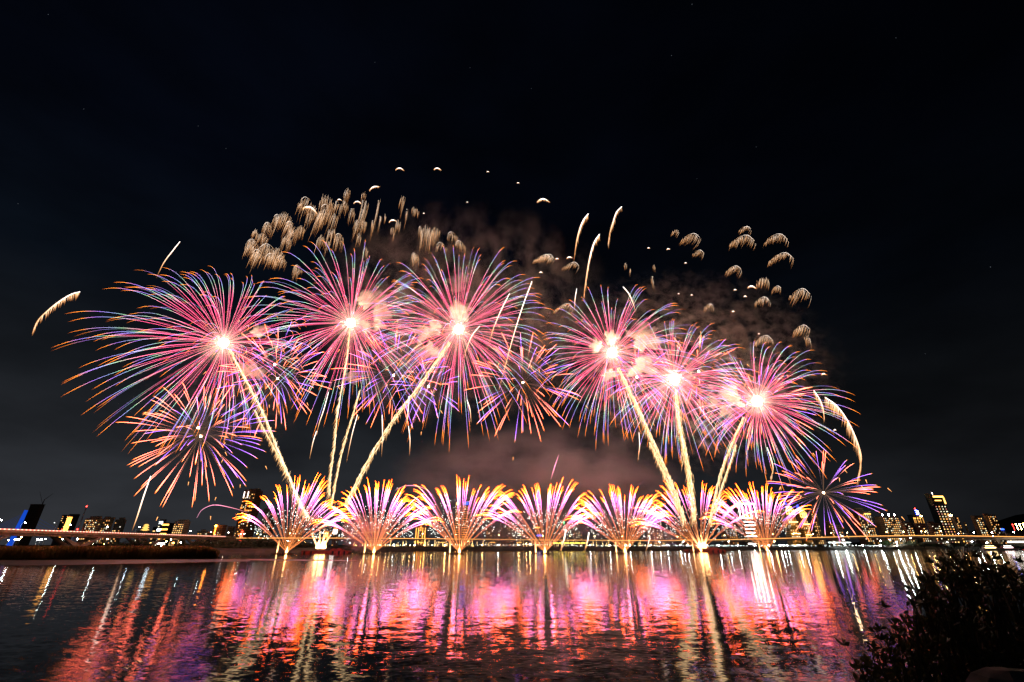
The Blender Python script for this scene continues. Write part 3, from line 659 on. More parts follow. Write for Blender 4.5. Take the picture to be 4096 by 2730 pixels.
for i, (x, y, r_) in enumerate(P_):
    b = min(near, key=lambda q: (q[0] - x) ** 2 + (q[1] - y) ** 2)
    side = ("above" if y < b[1] - 50 else "below" if y > b[1] + 60 else "level with")
    key = (side, b[2]); seen[key] = seen.get(key, 0) + 1
    puff(x, y, r_, 331 + R.uniform(-3, 9), f"peach smoke puff {side} {b[2]}" + ("" if seen[key] == 1 else f", {nth(seen[key] - 1)}"), 300 + i, sx=R.uniform(.8, 1.4), sz=R.uniform(.7, 1.1))
for i, (x, y, nm) in enumerate(near):
    puff(x, y, 78, [330, 338, 326, 336, 344, 338][i], f"thin warm smoke glowing around the white core of {nm}", 340 + i, HALO, group="warm smoke round the burst cores")
def smoke_box(name, label, px0, px1, py0, py1, Y0, Y1, m_):
    a = W(px0, py1, Y0); b = W(px1, py0, Y0); c_ = Vector(((a.x + b.x) / 2, (Y0 + Y1) / 2, (a.z + b.z) / 2))
    mb = MB(); mb.ball((0, 0, 0), 1, 20, 12)
    o = mb.build(name, m_, None, True, c_); o.scale = (abs(b.x - a.x) / 2, (Y1 - Y0) / 2, abs(b.z - a.z) / 2)
    tag(o, label, "smoke", None, "stuff"); return o
# object coordinates of these run -1..1, so noise scales are per cloud
smoke_box("smoke_bank", "broad brownish smoke drifting low behind the middle fans", 1250, 2900, 1560, 2330, 352, 520, smoke_mat("low_smoke", .028, 3.6, .40, .64, (.78, .75, .76), (1, 1, .8), .0))
smoke_box("smoke_veil", "thin streaky smoke hanging behind the upper bursts and tufts", 900, 2500, 650, 1720, 342, 440, smoke_mat("upper_smoke", .085, 8, .525, .66, (.86, .78, .70), (1.0, .8, .55), .0, 7))
smoke_box("smoke_veil", "streaky smoke trailing sideways behind the bursts beside the long white comets", 2150, 3420, 950, 1900, 346, 440, smoke_mat("side_smoke", .085, 9, .525, .66, (.86, .78, .70), (1.5, .8, 1.3), .0, 7))
smoke_box("smoke_veil", "faint dark smoke trailing under the widest burst", 150, 1300, 1150, 1950, 340, 420, smoke_mat("left_smoke", .010, 8.0, .48, .68, (.7, .68, .66), (.7, .8, 1.2), .0, 5))
smoke_box("smoke_bank", "pink-lit smoke rolling off the fire-lit barge", 1290, 1560, 2040, 2225, 305, 345, smoke_mat("barge_smoke", .18, 2.4, .34, .62, (.85, .68, .66), (1, 1, 1), .0))
smoke_box("smoke_bank", "small pale smoke bank in front of the crowd near the fan with gold trails", 2560, 2780, 2090, 2210, 360, 400, smoke_mat("crowd_smoke", .03, 2.4, .34, .66, (.85, .72, .66), (1, 1, 1), .0))

# ------------------------------------------------------------------ barges with flames
hull_m = surf("red_oxide_hull", (.22, .05, .03), .6, .3, .8); tyre_m = surf("black_rubber_tyre", (.02, .02, .02), .8, .2, 2)
def barge(px, py, label):
    b = G(px, py); t = thing("firework_barge", label, "barge", b, None)
    h = MB(); h.prism([(-12, .9), (-10.5, -.3), (18, -.3), (19.5, .9), (18.5, 1.5), (-11.2, 1.5)], -3.2, 3.2); h.build("hull", hull_m, t)
    d = MB(); d.box(6.5, 14.5, -2.2, 2.2, 1.503, 2.5); d.box(7.5, 9, -1.5, 1.5, 2.503, 3.0); d.box(11, 13.5, -1.6, 1.6, 2.503, 2.9); d.build("deck_crates", hull_m, t)
    for x in (-9.5, -5, 9, 13, 16.5):
        q = MB(); n = 14
        q.lathe([(.35, -.18), (.72, -.18), (.78, 0), (.72, .18), (.35, .18)], n)
        o = q.build("fender_tyre", tyre_m, t, True, (x, -3.42, .62)); o.rotation_euler = (pi / 2, 0, 0)
    for x in (-3.2, -1, 1.2, 3.4):
        q = MB(); q.lathe([(.3, 1.503), (.3, 2.5), (.24, 2.5), (.24, 1.9)], 10, x, 0); q.build("mortar_tube", tube_m, t)
    return t, b
def flames(px, py, label, seed, Y=None, sc=1.0):
    rnd = random.Random(seed); b = G(px, py); b.z = 2.6
    t = thing("mine_firework", label, "firework", b)
    f = MB()
    for a0 in (-30, -10, 6, 24):
        for q in range(8):
            a = radians(a0 + rnd.gauss(0, 3.5)); l = rnd.uniform(7, 15) * sc; x = a0 * .06
            f.tube([(x, 0, 0), (x + sin(a) * l * .5, 0, cos(a) * l * .5), (x + sin(a) * l, 0, cos(a) * l)], [.42 * sc, .26 * sc, .03], [.001, .4, 1])
    f.build("flame_jets", M['jet'], t)
    g = MB()
    for x in (-2.2, .5, 2.2): g.lathe([(.7, -.1), (1.5 * sc, .5), (1.2 * sc, 1.9), (.5, 3.6), (.05, 5.2)], 10, x, 0)
    g.build("flame_base", M['flame'], t, True)
    sp = MB()
    for q in range(70):
        a = rnd.gauss(.12, .42); l = rnd.uniform(10, 30) * sc
        p = Vector((sin(a) * l, rnd.uniform(-1, 1), cos(a) * l)); d = Vector((sin(a), 0, cos(a))) * rnd.uniform(.8, 3)
        sp.tube([p, p + d], [.09, .02], [.5, .9])
    sp.build("flying_sparks", M['jet'], t, kind="stuff")
barge(1283, 2213.5, "red steel barge lit by its own launch flames beside the pink smoke")
flames(1280, 2212, "white-hot launch flames spraying from the red barge", 401)
t, b = barge(2800, 2208, "dark red barge behind the fan that the thick gold trails climb from")
flames(2812, 2207, "white-hot launch flames at the foot of the fan with thick gold trails", 402, sc=1.05)

# ------------------------------------------------------------------ the bridge over the reeds
conc = surf("bridge_concrete", (.66, .42, .25), .85, .18, .25); conc_d = surf("weathered_concrete", (.44, .33, .24), .9, .25, .2); asphalt = surf("asphalt", (.05, .05, .05), .9, .2, .5)
steel = surf("galvanised_steel", (.30, .30, .30), .5, .2, 1, .5)
lamp_w = glow("white_street_lamp", (.86, 1, .95), 150); lamp_y = glow("warm_street_lamp", (1, .50, .14), 170); lamp_o = glow("orange_sign_light", (1, .25, .03), 40)
lamp_b = glow("big_white_floodlight", (.9, 1, .96), 260); led_w = glow("white_led", (1, .80, .70), 4.5); led_b = glow("blue_led", (.03, .10, 1), 6); led_g = glow("gold_led", (1, .42, .07), 4.5); led_r = glow("red_lamp", (1, .04, .03), 14)
def bx(Y): return -322 - 34 * (Y - 200) / 420            # line of the bridge
DZ = 13.4
t = thing("road_bridge", "long concrete road bridge on V-shaped piers running away behind the reeds", "bridge", (0, 0, 0))
d = MB()
for i in range(21):
    pass
Ys = [190 + 22 * i for i in range(21)]
prof = [(0, DZ), (0, DZ - 1.1), (-.9, DZ - 1.5), (-1.5, DZ - 2.9), (-12.5, DZ - 2.9), (-13.1, DZ - 1.5), (-14, DZ - 1.1), (-14, DZ)]
vs = []; k = len(prof)
for Y in Ys: vs += [(bx(Y) + x, Y, z) for x, z in prof]
d.add(vs, [(i * k + j, i * k + (j + 1) % k, (i + 1) * k + (j + 1) % k, (i + 1) * k + j) for i in range(20) for j in range(k)] + [tuple(range(k)), tuple(20 * k + j for j in range(k))])
d.build("girder", conc, t)
for off in (0.02, -13.75):
    q = MB()
    for a, b in zip(Ys, Ys[1:]): q.bar((bx(a) + off - .14, a, DZ + .55), (bx(b) + off - .14, b - .02, DZ + .55), .28, 1.094)
    q.build("parapet", conc, t)
for Yb in (304, 385, 466, 547):
    for off in (-2.8, -11.2):
        q = MB(); x = bx(Yb) + off
        q.prism([(-15.5, DZ - 2.92), (-18.5, DZ - 2.92), (-2.2, 2.2), (2.2, 2.2), (18.5, DZ - 2.92), (15.5, DZ - 2.92), (0, 4.4)], -.9, .9)
        o = q.build("v_pier", conc_d, t, loc=(x, Yb, 0)); o.rotation_euler = (0, 0, pi / 2)
rl = glow("parapet_light", (1, .60, .42), 2.6, False); rl2 = glow("red_parapet_light", (1, .20, .14), 2.2, False)  # added glowing dashes in place of moving vehicle lights, no real fixtures
for m_, o0, nm in ((rl, 0, "traffic_dashes"), (rl2, 1.55, "red_traffic_dashes")):
    q = MB(); Y = 200 + o0
    while Y < 600:
        q.box(bx(Y) + .03, bx(Y) + .12, Y, Y + 1.25, DZ + .62, DZ + 1.12); Y += 3.1
    o = q.build(nm, m_, t, kind="stuff")
# lamps on it
def lamp_mesh(h, arm, side, head_r, long_=False):
    p = MB(); pts = [(0, 0, 0), (0, 0, h * .72), (side * arm * .25, 0, h * .92), (side * arm * .7, 0, h), (side * arm, 0, h)]
    p.tube(pts, [.16, .12, .10, .08, .07], n=6)
    g = MB(); g.ball((side * arm, 0, h - .18), head_r, 10, 6, sz=.7)
    return p.mesh("lamp_pole", steel), g
LAMPC = {}
def street_lamp(base, h, arm, side, head_r, m_, label, group, rz=0):
    key = (round(h, 1), arm, side, head_r, m_.name)
    if key not in LAMPC:
        a, g = lamp_mesh(h, arm, side, head_r); LAMPC[key] = (a, g.mesh("lamp_head", m_, True))
    t = thing("street_lamp", label, "street lamp", base, group, rz)
    for nm, me in zip(("lamp_pole", "lamp_head"), LAMPC[key]):
        o = bpy.data.objects.new(nm, me); COL.objects.link(o); o.parent = t
    return t
bl = [(5, 2080), (101, 2091), (282, 2099), (431, 2107), (558, 2109), (763, 2124), (843, 2129), (914, 2131), (978, 2136)]
names = ["at the frame edge beside the blue pylon", "in front of the dark unlit tower", "in front of the black building with gold strips", "before the wide apartment block", "beside the gold-lit pagoda roof", "beside the beige apartment block", "before the low red-roofed houses", "before the brown building with an orange light", "before the foot of the tall brown tower"]
for (px, py), nm in zip(bl, names):
    # depth where the bridge line passes under this lamp
    Y = 250
    for it in range(40):
        r_ = ray(px, 2140); Yn = (bx(Y) - 3) / (r_.x / r_.y); Y = .5 * Y + .5 * Yn
    Y = min(max(Y, 200), 640); top = W(px, py, Y)
    street_lamp((top.x - 2.4 if px < 600 else top.x - 1.6, Y, DZ), top.z - DZ, 2.4 if px < 600 else 1.6, 1, .36, lamp_w, "white curved street lamp on the bridge " + nm, "white street lamps on the bridge")
for px, py in [(218, 2091), (396, 2098)]:
    Y = 250
    for it in range(40):
        r_ = ray(px, 2140); Yn = (bx(Y) - 3) / (r_.x / r_.y); Y = .5 * Y + .5 * Yn
    top = W(px, py, Y)
    street_lamp((top.x + 2.2, Y, DZ), top.z - DZ, 2.2, -1, .22, glow("dim_lamp", (.9, 1, 1), 6) if px == 218 else glow("dim_amber_lamp", (1, .6, .2), 6), "dim thin street lamp on the bridge " + ("before the black building with gold strips" if px == 218 else "between two apartment blocks"), None)
# vehicles
paints = [surf("car_paint_" + n, c_, .35, .05, 1) for n, c_ in (("white", (.7, .7, .68)), ("grey", (.2, .2, .21)), ("red", (.4, .03, .03)), ("black", (.03, .03, .03)), ("silver", (.45, .45, .46)))]
glass = surf("dark_car_glass", (.02, .025, .03), .12, .1, 1); tyre = tyre_m
tail = glow("tail_lamp", (1, .05, .03), 22); headl = glow("head_lamp", (1, .93, .8), 22)
CARM = {}
def car_mesh(pi_):
    if pi_ in CARM: return CARM[pi_]
    b = MB(); b.prism([(-2.15, .35), (-2.2, .75), (-1.9, .92), (1.15, .95), (2.1, .78), (2.2, .4)], -.86, .86)
    c_ = MB(); c_.prism([(-1.75, .93), (-1.3, 1.42), (.35, 1.44), (1.1, .96)], -.76, .76)
    wl = MB(); wl.lathe([(.12, -.1), (.33, -.1), (.35, 0), (.33, .1), (.12, .1)], 12)
    tl = MB(); tl.box(-2.28, -2.2, .45, .82, .58, .86); tr = MB(); tr.box(-2.28, -2.2, -.82, -.45, .58, .86)
    hl = MB(); hl.box(2.12, 2.26, .42, .8, .55, .75); hr = MB(); hr.box(2.12, 2.26, -.8, -.42, .55, .75)
    CARM[pi_] = [("body", b.mesh("body", paints[pi_]), None), ("cabin", c_.mesh("cabin", glass), None)] + [("tail_lamp", q.mesh("tail_lamp", tail), None) for q in (tl, tr)] + [("head_lamp", q.mesh("head_lamp", headl), None) for q in (hl, hr)]
    wm = wl.mesh("wheel", tyre, True); CARM[pi_] += [("wheel", wm, (x, y, .35)) for x in (-1.35, 1.35) for y in (-.8, .8)]
    return CARM[pi_]
def car(loc, rz, label, group, pi_):
    t = thing("car", label, "car", loc, group, rz)
    for nm, me, l in car_mesh(pi_):
        o = bpy.data.objects.new(nm, me); COL.objects.link(o); o.parent = t
        if l: o.location = l; o.rotation_euler = (pi / 2, 0, 0)
    return t
rc = random.Random(5); Y = 300.0; i = 0
while Y < 585:
    away = i % 3 != 1; off = -2.6 if away else -4.9
    pi_ = rc.randrange(5)
    car((bx(Y) + off, Y, DZ + .02), pi / 2 + .08 if away else -pi / 2 + .08, f"{'white grey red black silver'.split()[pi_]} car driving on the bridge, {nth(i)} counting from the blue pylon", "cars on the long bridge", pi_)
    Y += rc.uniform(9, 15); i += 1
busp = surf("bus_paint", (.6, .35, .25), .4, .1, .5); busl = glow("bus_window_light", (1, .55, .35), 5)
t = thing("bus", "lit bus at the frame edge on the bridge in front of the blue pylon", "bus", (bx(283) - 3.2, 290, DZ + .02), None, pi / 2 + .08)
q = MB(); q.box(-5.8, 5.8, -1.2, 1.2, .4, 1.5); q.box(-5.8, 5.8, -1.2, 1.2, 2.5, 3.1); q.box(-5.8, 5.8, -1.1, 1.1, 1.5, 2.5); q.build("body", busp, t)
for k in range(6):
    q = MB(); q.box(-5.5 + k * 1.9, -3.9 + k * 1.9, -1.19, -1.12, 1.55, 2.45); q.build("window", busl, t)
for x in (-3.8, 3.8):
    for y in (-1.05, 1.05):
        o = bpy.data.objects.new("wheel", CARM[0][6][1] if 0 in CARM else car_mesh(0)[6][1]); COL.objects.link(o); o.parent = t; o.location = (x, y, .5); o.rotation_euler = (pi / 2, 0, 0); o.scale = (1.4, 1.4, 1.6)

# ------------------------------------------------------------------ elevated highway across the far bank and its ramp
HW = [(900, 2152.5, 700), (1100, 2152, 720), (1500, 2152.5, 760), (1850, 2156, 790), (2200, 2160, 800), (2600, 2162, 790), (2880, 2159, 740), (3180, 2152, 690), (3440, 2145, 650), (3650, 2142, 620), (3850, 2143, 600), (4300, 2151, 580), (4800, 2160, 560)]
HP = [W(a, b, Y) for a, b, Y in HW]
def deck(name, label, P, width, depth, parap, mg, pier_step, traffic_glow_mat=None):
    t = thing(name, label, "elevated road", (0, 0, 0))
    def sec(prof, nm, m_):
        q = MB(); vs = []; k = len(prof)
        for i, p in enumerate(P):
            a = P[max(0, i - 1)]; b = P[min(len(P) - 1, i + 1)]; d = Vector((b.x - a.x, b.y - a.y, 0)).normalized(); n_ = Vector((-d.y, d.x, 0))
            vs += [p + n_ * x + Vector((0, 0, z)) for x, z in prof]
        q.add(vs, [(i * k + j, i * k + (j + 1) % k, (i + 1) * k + (j + 1) % k, (i + 1) * k + j) for i in range(len(P) - 1) for j in range(k)] + [tuple(range(k - 1, -1, -1)), tuple((len(P) - 1) * k + j for j in range(k))])
        return q.build(nm, m_, t)
    sec([(0, -parap), (0, -parap - .8), (2, -parap - depth), (width - 2, -parap - depth), (width, -parap - .8), (width, -parap)], "girder", mg)
    sec([(-.02, 0), (-.02, -parap + .003), (.25, -parap + .003), (.25, 0)], "parapet", conc_l)
    sec([(width - .25, 0), (width - .25, -parap + .003), (width + .02, -parap + .003), (width + .02, 0)], "parapet", conc_l)
    if traffic_glow_mat: sec([(-.28, -.02), (-.28, -.55), (-.03, -.55), (-.03, -.02)], "traffic_glow", traffic_glow_mat)  # added glowing strip standing in for car light trails, not a lamp
    for a, b in zip(P, P[1:]):
        L_ = (b - a).length; n_ = max(1, int(L_ / pier_step))
        for i in range(n_):
            p = a.lerp(b, (i + .5) / n_); q = MB(); q.prism([(-2.0, p.z - parap - depth + .1), (-1, p.z - parap - depth - 1.6), (-1, 2.2), (1, 2.2), (1, p.z - parap - depth - 1.6), (2.0, p.z - parap - depth + .1)], -.8, .8)
            q.build("pier", conc_d, t, loc=(p.x, p.y + width * .5, 0))
    return t
conc_l = surf("pale_parapet_concrete", (.52, .46, .36), .8, .12, .2)
deck("elevated_highway", "long elevated highway with pale parapet crossing behind all the fans", HP, 14, 2.0, 1.1, conc_d, 45, glow("gold_traffic_glow", (1, .42, .10), 2.4, False))  # gold emission is for the added strip that imitates passing traffic
RP = [W(a, b, Y) for a, b, Y in [(3560, 2184, 560), (3660, 2174, 558), (3747, 2167, 556), (3858, 2157, 553), (3914, 2154, 550), (4096, 2151, 545), (4500, 2150, 530)]]
deck("ramp_road", "low ramp road packed with red tail lights beside the gold-crowned tower", RP, 9, 1.2, .7, conc_d, 40)
def along(P, d):
    for a, b in zip(P, P[1:]):
        L_ = (b - a).length
        if d <= L_: return a.lerp(b, d / L_), (b - a).normalized()
        d -= L_
    return P[-1], (P[-1] - P[-2]).normalized()
d = 8.0; i = 0
while True:
    p, dr = along(RP, d)
    if p.x > 345: break
    lane = 2.2 if i % 2 else 5.6; n_ = Vector((-dr.y, dr.x, 0)); pi_ = rc.randrange(5)
    car(p + n_ * lane + Vector((0, 0, -.68)), atan2(dr.y, dr.x) + (0.35 if i % 2 else .3), f"{'white grey red black silver'.split()[pi_]} car queuing on the ramp, {nth(i)} counting toward the twin apartment slabs", "cars queuing on the ramp", pi_)
    d += rc.uniform(3.6, 6.2); i += 1
# cars on the highway: some headlights
d = 40.0; i = 0
while i < 34:
    p, dr = along(HP, d)
    n_ = Vector((-dr.y, dr.x, 0)); pi_ = rc.randrange(5)
    car(p + n_ * (3 if i % 2 else 6.5) + Vector((0, 0, -1.08)), atan2(dr.y, dr.x) + (pi if i % 2 else 0), f"{'white grey red black silver'.split()[pi_]} car on the highway, {nth(i)} counting from the tall brown tower", "cars on the elevated highway", pi_)
    d += rc.uniform(18, 44); i += 1
hl = [(964, 2136), (1029, 2135), (1160, 2133), (1293, 2131), (1420, 2134), (1550, 2134), (1690, 2137), (1824, 2139), (1995, 2141), (2078, 2142), (2171, 2143), (2280, 2145), (2378, 2146), (2488, 2146), (2595, 2144), (2710, 2147), (2803, 2143), (2898, 2142), (3010, 2140), (3090, 2138), (3174, 2136), (3253, 2135), (3325, 2132), (3389, 2131), (3475, 2130), (3546, 2128), (3614, 2127), (3685, 2125), (3702, 2127), (3763, 2125)]
def at_px(P, px):
    best = None
    for a, b in zip(P, P[1:]):
        for k in range(60):
            p = a.lerp(b, k / 60); r_ = p - CAM; zc = r_.y * CP + r_.z * SP; u = CX + F_PX * r_.x / zc
            if best is None or abs(u - px) < best[0]: best = (abs(u - px), p)
    return best[1]
for i, (px, py) in enumerate(hl):
    p = at_px(HP, px); top = W(px, py, p.y + 1.2)
    street_lamp((top.x + 1.5, p.y + 1.2, p.z - 1.1), max(4, top.z - p.z + 1.1), 1.5, -1, .42, lamp_y, f"warm highway lamp, {nth(i)} counting from the tall brown tower", "warm lamps along the elevated highway")

# ------------------------------------------------------------------ buildings
def wall_mat(name, col, win=(.02, .022, .028), sx=3.2, sz=3.1, wx=.55, wz=.5, rough=.85):
    m, N, L, B = mat(name); tc = N.new("ShaderNodeTexCoord"); sp = N.new("ShaderNodeSeparateXYZ"); L.new(tc.outputs["Object"], sp.inputs[0])
    def cell(o, s_, f):
        d = N.new("ShaderNodeMath"); d.operation = 'DIVIDE'; L.new(o, d.inputs[0]); d.inputs[1].default_value = s_
        fr = N.new("ShaderNodeMath"); fr.operation = 'FRACT'; L.new(d.outputs[0], fr.inputs[0])
        a = N.new("ShaderNodeMath"); a.operation = 'SUBTRACT'; L.new(fr.outputs[0], a.inputs[0]); a.inputs[1].default_value = .5
        b = N.new("ShaderNodeMath"); b.operation = 'ABSOLUTE'; L.new(a.outputs[0], b.inputs[0])
        g = N.new("ShaderNodeMath"); g.operation = 'LESS_THAN'; L.new(b.outputs[0], g.inputs[0]); g.inputs[1].default_value = f / 2; return g.outputs[0]
    h = N.new("ShaderNodeMath"); h.operation = 'ADD'; L.new(sp.outputs["X"], h.inputs[0]); L.new(sp.outputs["Y"], h.inputs[1])
    mu = N.new("ShaderNodeMath"); mu.operation = 'MULTIPLY'; L.new(cell(h.outputs[0], sx, wx), mu.inputs[0]); L.new(cell(sp.outputs["Z"], sz, wz), mu.inputs[1])
    nz = N.new("ShaderNodeTexNoise"); nz.inputs["Scale"].default_value = .08; L.new(tc.outputs["Object"], nz.inputs[0])
    r = N.new("ShaderNodeValToRGB"); L.new(nz.outputs[0], r.inputs[0]); r.color_ramp.elements[0].position = .3; r.color_ramp.elements[1].position = .7
    r.color_ramp.elements[0].color = (*[x * .75 for x in col], 1); r.color_ramp.elements[1].color = (*[x * 1.2 for x in col], 1)
    mx = N.new("ShaderNodeMix"); mx.data_type = 'RGBA'; L.new(mu.outputs[0], mx.inputs[0]); L.new(r.outputs[0], mx.inputs[6]); mx.inputs[7].default_value = (*win, 1)
    L.new(mx.outputs[2], B.inputs["Base Color"]); B.inputs["Roughness"].default_value = rough; return m
WM = {k: wall_mat(k + "_wall", c_) for k, c_ in dict(beige_tile=(.52, .40, .27), brown_tile=(.40, .24, .14), red_brick=(.42, .18, .10), grey=(.34, .30, .26), gold_stone=(.55, .38, .17), white=(.66, .60, .52)).items()}
WM['black_glass'] = wall_mat("black_glass_wall", (.05, .048, .045), (.015, .016, .02), 3.2, 3.4, .8, .7, .3)
WM['unfinished'] = wall_mat("scaffolded_wall", (.055, .04, .032), (.02, .015, .012), 4, 3.4, .6, .5)
winl = {k: glow(k + "_window", c_, s_, False) for k, c_, s_ in (("warm", (1, .42, .11), 2.2), ("yellow", (1, .58, .20), 2.5), ("white", (1, .93, .66), 2.1), ("amber", (1, .30, .05), 1.8), ("pink", (1, .38, .30), 1.0))}
paneme = {}
def pane(kind, w_, h_):
    k = (kind, w_, h_)
    if k not in paneme:
        q = MB(); q.box(-w_ / 2, w_ / 2, -.06, .04, -h_ / 2, h_ / 2); paneme[k] = q.mesh("lit_window", winl[kind])
    return paneme[k]
rb = random.Random(91)
GZ = 2.9
def building(px0, px1, top, Y, wall, label, lit=20, kinds=("warm", "yellow", "white"), depth=18, roof=(), name="apartment_building", cat="building", fl=3.1, wsx=3.2, wscale=1.0, zlim=(.03, .97), group=None):
    depth = min(depth, 30); full = px1 - px0
    for _ in range(12):                         # the measured width holds the front and the side wall seen with it
        sh_ = abs((px0 + px1) / 2 - CX) * depth / (Y + depth)
        if sh_ < .38 * full: break
        depth *= .8
    if px1 < 1900: px1 -= sh_
    elif px0 > 2200: px0 += sh_
    a = W(px0, top, Y); b = W(px1, top, Y); wd = b.x - a.x; h = a.z - GZ
    t = thing(name, label, cat, ((a.x + b.x) / 2, Y, GZ), group)
    q = MB(); q.box(-wd / 2, wd / 2, 0, depth, 0, h); q.build("wall", WM[wall], t)
    q = MB(); e_ = .35
    q.box(-wd / 2 - e_, wd / 2 + e_, -e_, .25, h + .004, h + 1.1); q.box(-wd / 2 - e_, wd / 2 + e_, depth - .25, depth + e_, h + .004, h + 1.1)
    q.box(-wd / 2 - e_, -wd / 2 + .25, .252, depth - .252, h + .004, h + 1.1); q.box(wd / 2 - .25, wd / 2 + e_, .252, depth - .252, h + .004, h + 1.1)
    q.build("roof_parapet", WM[wall], t)
    for rx0, rx1, rt in roof:                   # roof boxes, in photo pixels
        c0 = W(rx0, rt, Y + depth * .3); c1 = W(rx1, rt, Y + depth * .3)
        x0, x1 = c0.x - (a.x + b.x) / 2, c1.x - (a.x + b.x) / 2
        q = MB(); q.box(x0, x1, depth * .3, depth * .65, h + .01, max(h + 1.6, c0.z - GZ)); q.box(x0 - .3, x1 + .3, depth * .3 - .3, depth * .65 + .3, max(h + 1.6, c0.z - GZ) + .003, max(h + 1.6, c0.z - GZ) + .4)
        q.build("roof_box", WM[wall], t)
    nx = max(2, int(wd / wsx)); nz_ = max(2, int(h / fl)); cells = [(i, j) for i in range(nx) for j in range(nz_) if zlim[0] <= (j + .5) / nz_ <= zlim[1]]
    rb.shuffle(cells)
    for i, j in cells[:min(lit, 100)]:
        kind = rb.choice(kinds); o = bpy.data.objects.new("lit_window", pane(kind, rb.choice((1.0, 1.3, 1.3, 1.9)) * wscale, rb.choice((.9, 1.2)) * wscale)); COL.objects.link(o); o.parent = t
        o.location = (-wd / 2 + (i + .5) * wd / nx, -.03, (j + .5) * fl)
    return t, wd, h, (a.x + b.x) / 2
def strip(t, m_, x0, x1, y0, y1, z0, z1, nm="light_strip"):
    q = MB(); q.box(x0, x1, y0, y1, z0, z1); return q.build(nm, m_, t)
YL = 800
t, wd, h, cx = building(122, 181, 2020, YL, 'unfinished', "dark unlit tower under construction with a crane on its roof, beside the blue pylon", 0, depth=30, name="unfinished_tower", cat="tower")
q = MB(); q.tube([(wd * .32, 6, h + 1), (wd * .32, 6, h + 9)], .8, n=4); q.build("crane_mast", WM['unfinished'], t)
q = MB(); q.tube([(wd * .32, 6, h + 8.5), (wd * .32 + 11, 6, h + 19)], [.6, .25], n=4); q.build("crane_jib", WM['unfinished'], t)
q = MB(); q.tube([(wd * .22, 8, h + 1), (wd * .22 - 14, 8, h + 22)], [.45, .2], n=4); q.build("crane_jib", WM['unfinished'], t)
# blue-lit cable-stayed pylon behind it
Yp = 900; p0 = W(62, 2126, Yp); p1 = W(110, 2042, Yp)
t = thing("bridge_pylon", "blue-lit cable-stayed bridge pylon leaning beside the dark unlit tower", "pylon", (p0.x, Yp, GZ))
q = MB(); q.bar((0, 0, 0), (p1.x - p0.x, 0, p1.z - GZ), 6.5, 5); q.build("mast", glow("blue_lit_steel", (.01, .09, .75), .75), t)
cab = surf("blue_cable", (.05, .10, .3), .5, .1, 1)
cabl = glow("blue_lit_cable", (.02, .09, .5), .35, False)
for i in range(11):
    f = .35 + .6 * i / 10; x = (p1.x - p0.x) * f; z = (p1.z - GZ) * f
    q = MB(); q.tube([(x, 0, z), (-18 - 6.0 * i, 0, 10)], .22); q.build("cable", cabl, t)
for i in range(7):
    f = .5 + .45 * i / 6; x = (p1.x - p0.x) * f; z = (p1.z - GZ) * f
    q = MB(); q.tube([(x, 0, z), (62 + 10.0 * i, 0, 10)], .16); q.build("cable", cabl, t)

t, wd, h, cx = building(249, 319, 2063, YL, 'black_glass', "black building with four gold vertical light strips beside the red-topped lattice mast", 26, ("warm", "yellow", "amber"), roof=((278, 312, 2058),), cat="office", name="office_building", zlim=(.35, .97))
for k in range(4): strip(t, led_g, wd * (.06 + .11 * k), wd * (.06 + .11 * k) + 1.5, -.35, -.06, h * .36, h * .95)
strip(t, led_g, -wd * .02, wd * .46, -.42, -.1, h * .28, h * .33); strip(t, led_r, -wd * .06, -wd * .01, -.4, -.1, h * .5, h * .55, "red_sign")
Ym = 790; p0 = W(308, 2130, Ym); p1 = W(342, 2028, Ym)
t = thing("lattice_mast", "tall thin red and white lattice mast with red lamps beside the gold-striped building", "mast", (p0.x, Ym, GZ))
mr_, mw_ = surf("red_mast_paint", (.35, .04, .03), .6, .1, 1), surf("white_mast_paint", (.55, .55, .55), .6, .1, 1)
hm_ = p1.z - GZ
for k in range(8):
    z0, z1 = hm_ * k / 8, hm_ * (k + 1) / 8; q = MB(); r0, r1 = 1.1 - .09 * k, 1.1 - .09 * (k + 1)
    for sx, sy in ((1, 1), (1, -1), (-1, -1), (-1, 1)):
        q.tube([(sx * r0, sy * r0, z0), (sx * r1, sy * r1, z1)], .16); q.tube([(sx * r0, sy * r0, z0), (sy * r1, -sx * r1, z1)], .1)
    q.build("mast_section", mr_ if k % 2 else mw_, t)
for z in (hm_ + .6, hm_ * .42): q = MB(); q.ball((0, -1.2 if z < hm_ else 0, z), 1.0, 8, 6); q.build("warning_lamp", led_r, t)
building(342, 416, 2077, YL, 'beige_tile', "wide apartment block with two roof boxes beside the lattice mast", 52, roof=((362, 380, 2067), (383, 401, 2066)))
building(416, 458, 2077, YL + 6, 'beige_tile', "apartment block with two roof boxes, middle of the three joined ones", 26, ("warm", "white", "yellow"), roof=((420, 438, 2068), (441, 458, 2071)))
building(462, 507, 2082, YL + 12, 'grey', "narrow grey apartment block with one big roof box", 14, roof=((478, 498, 2072),))
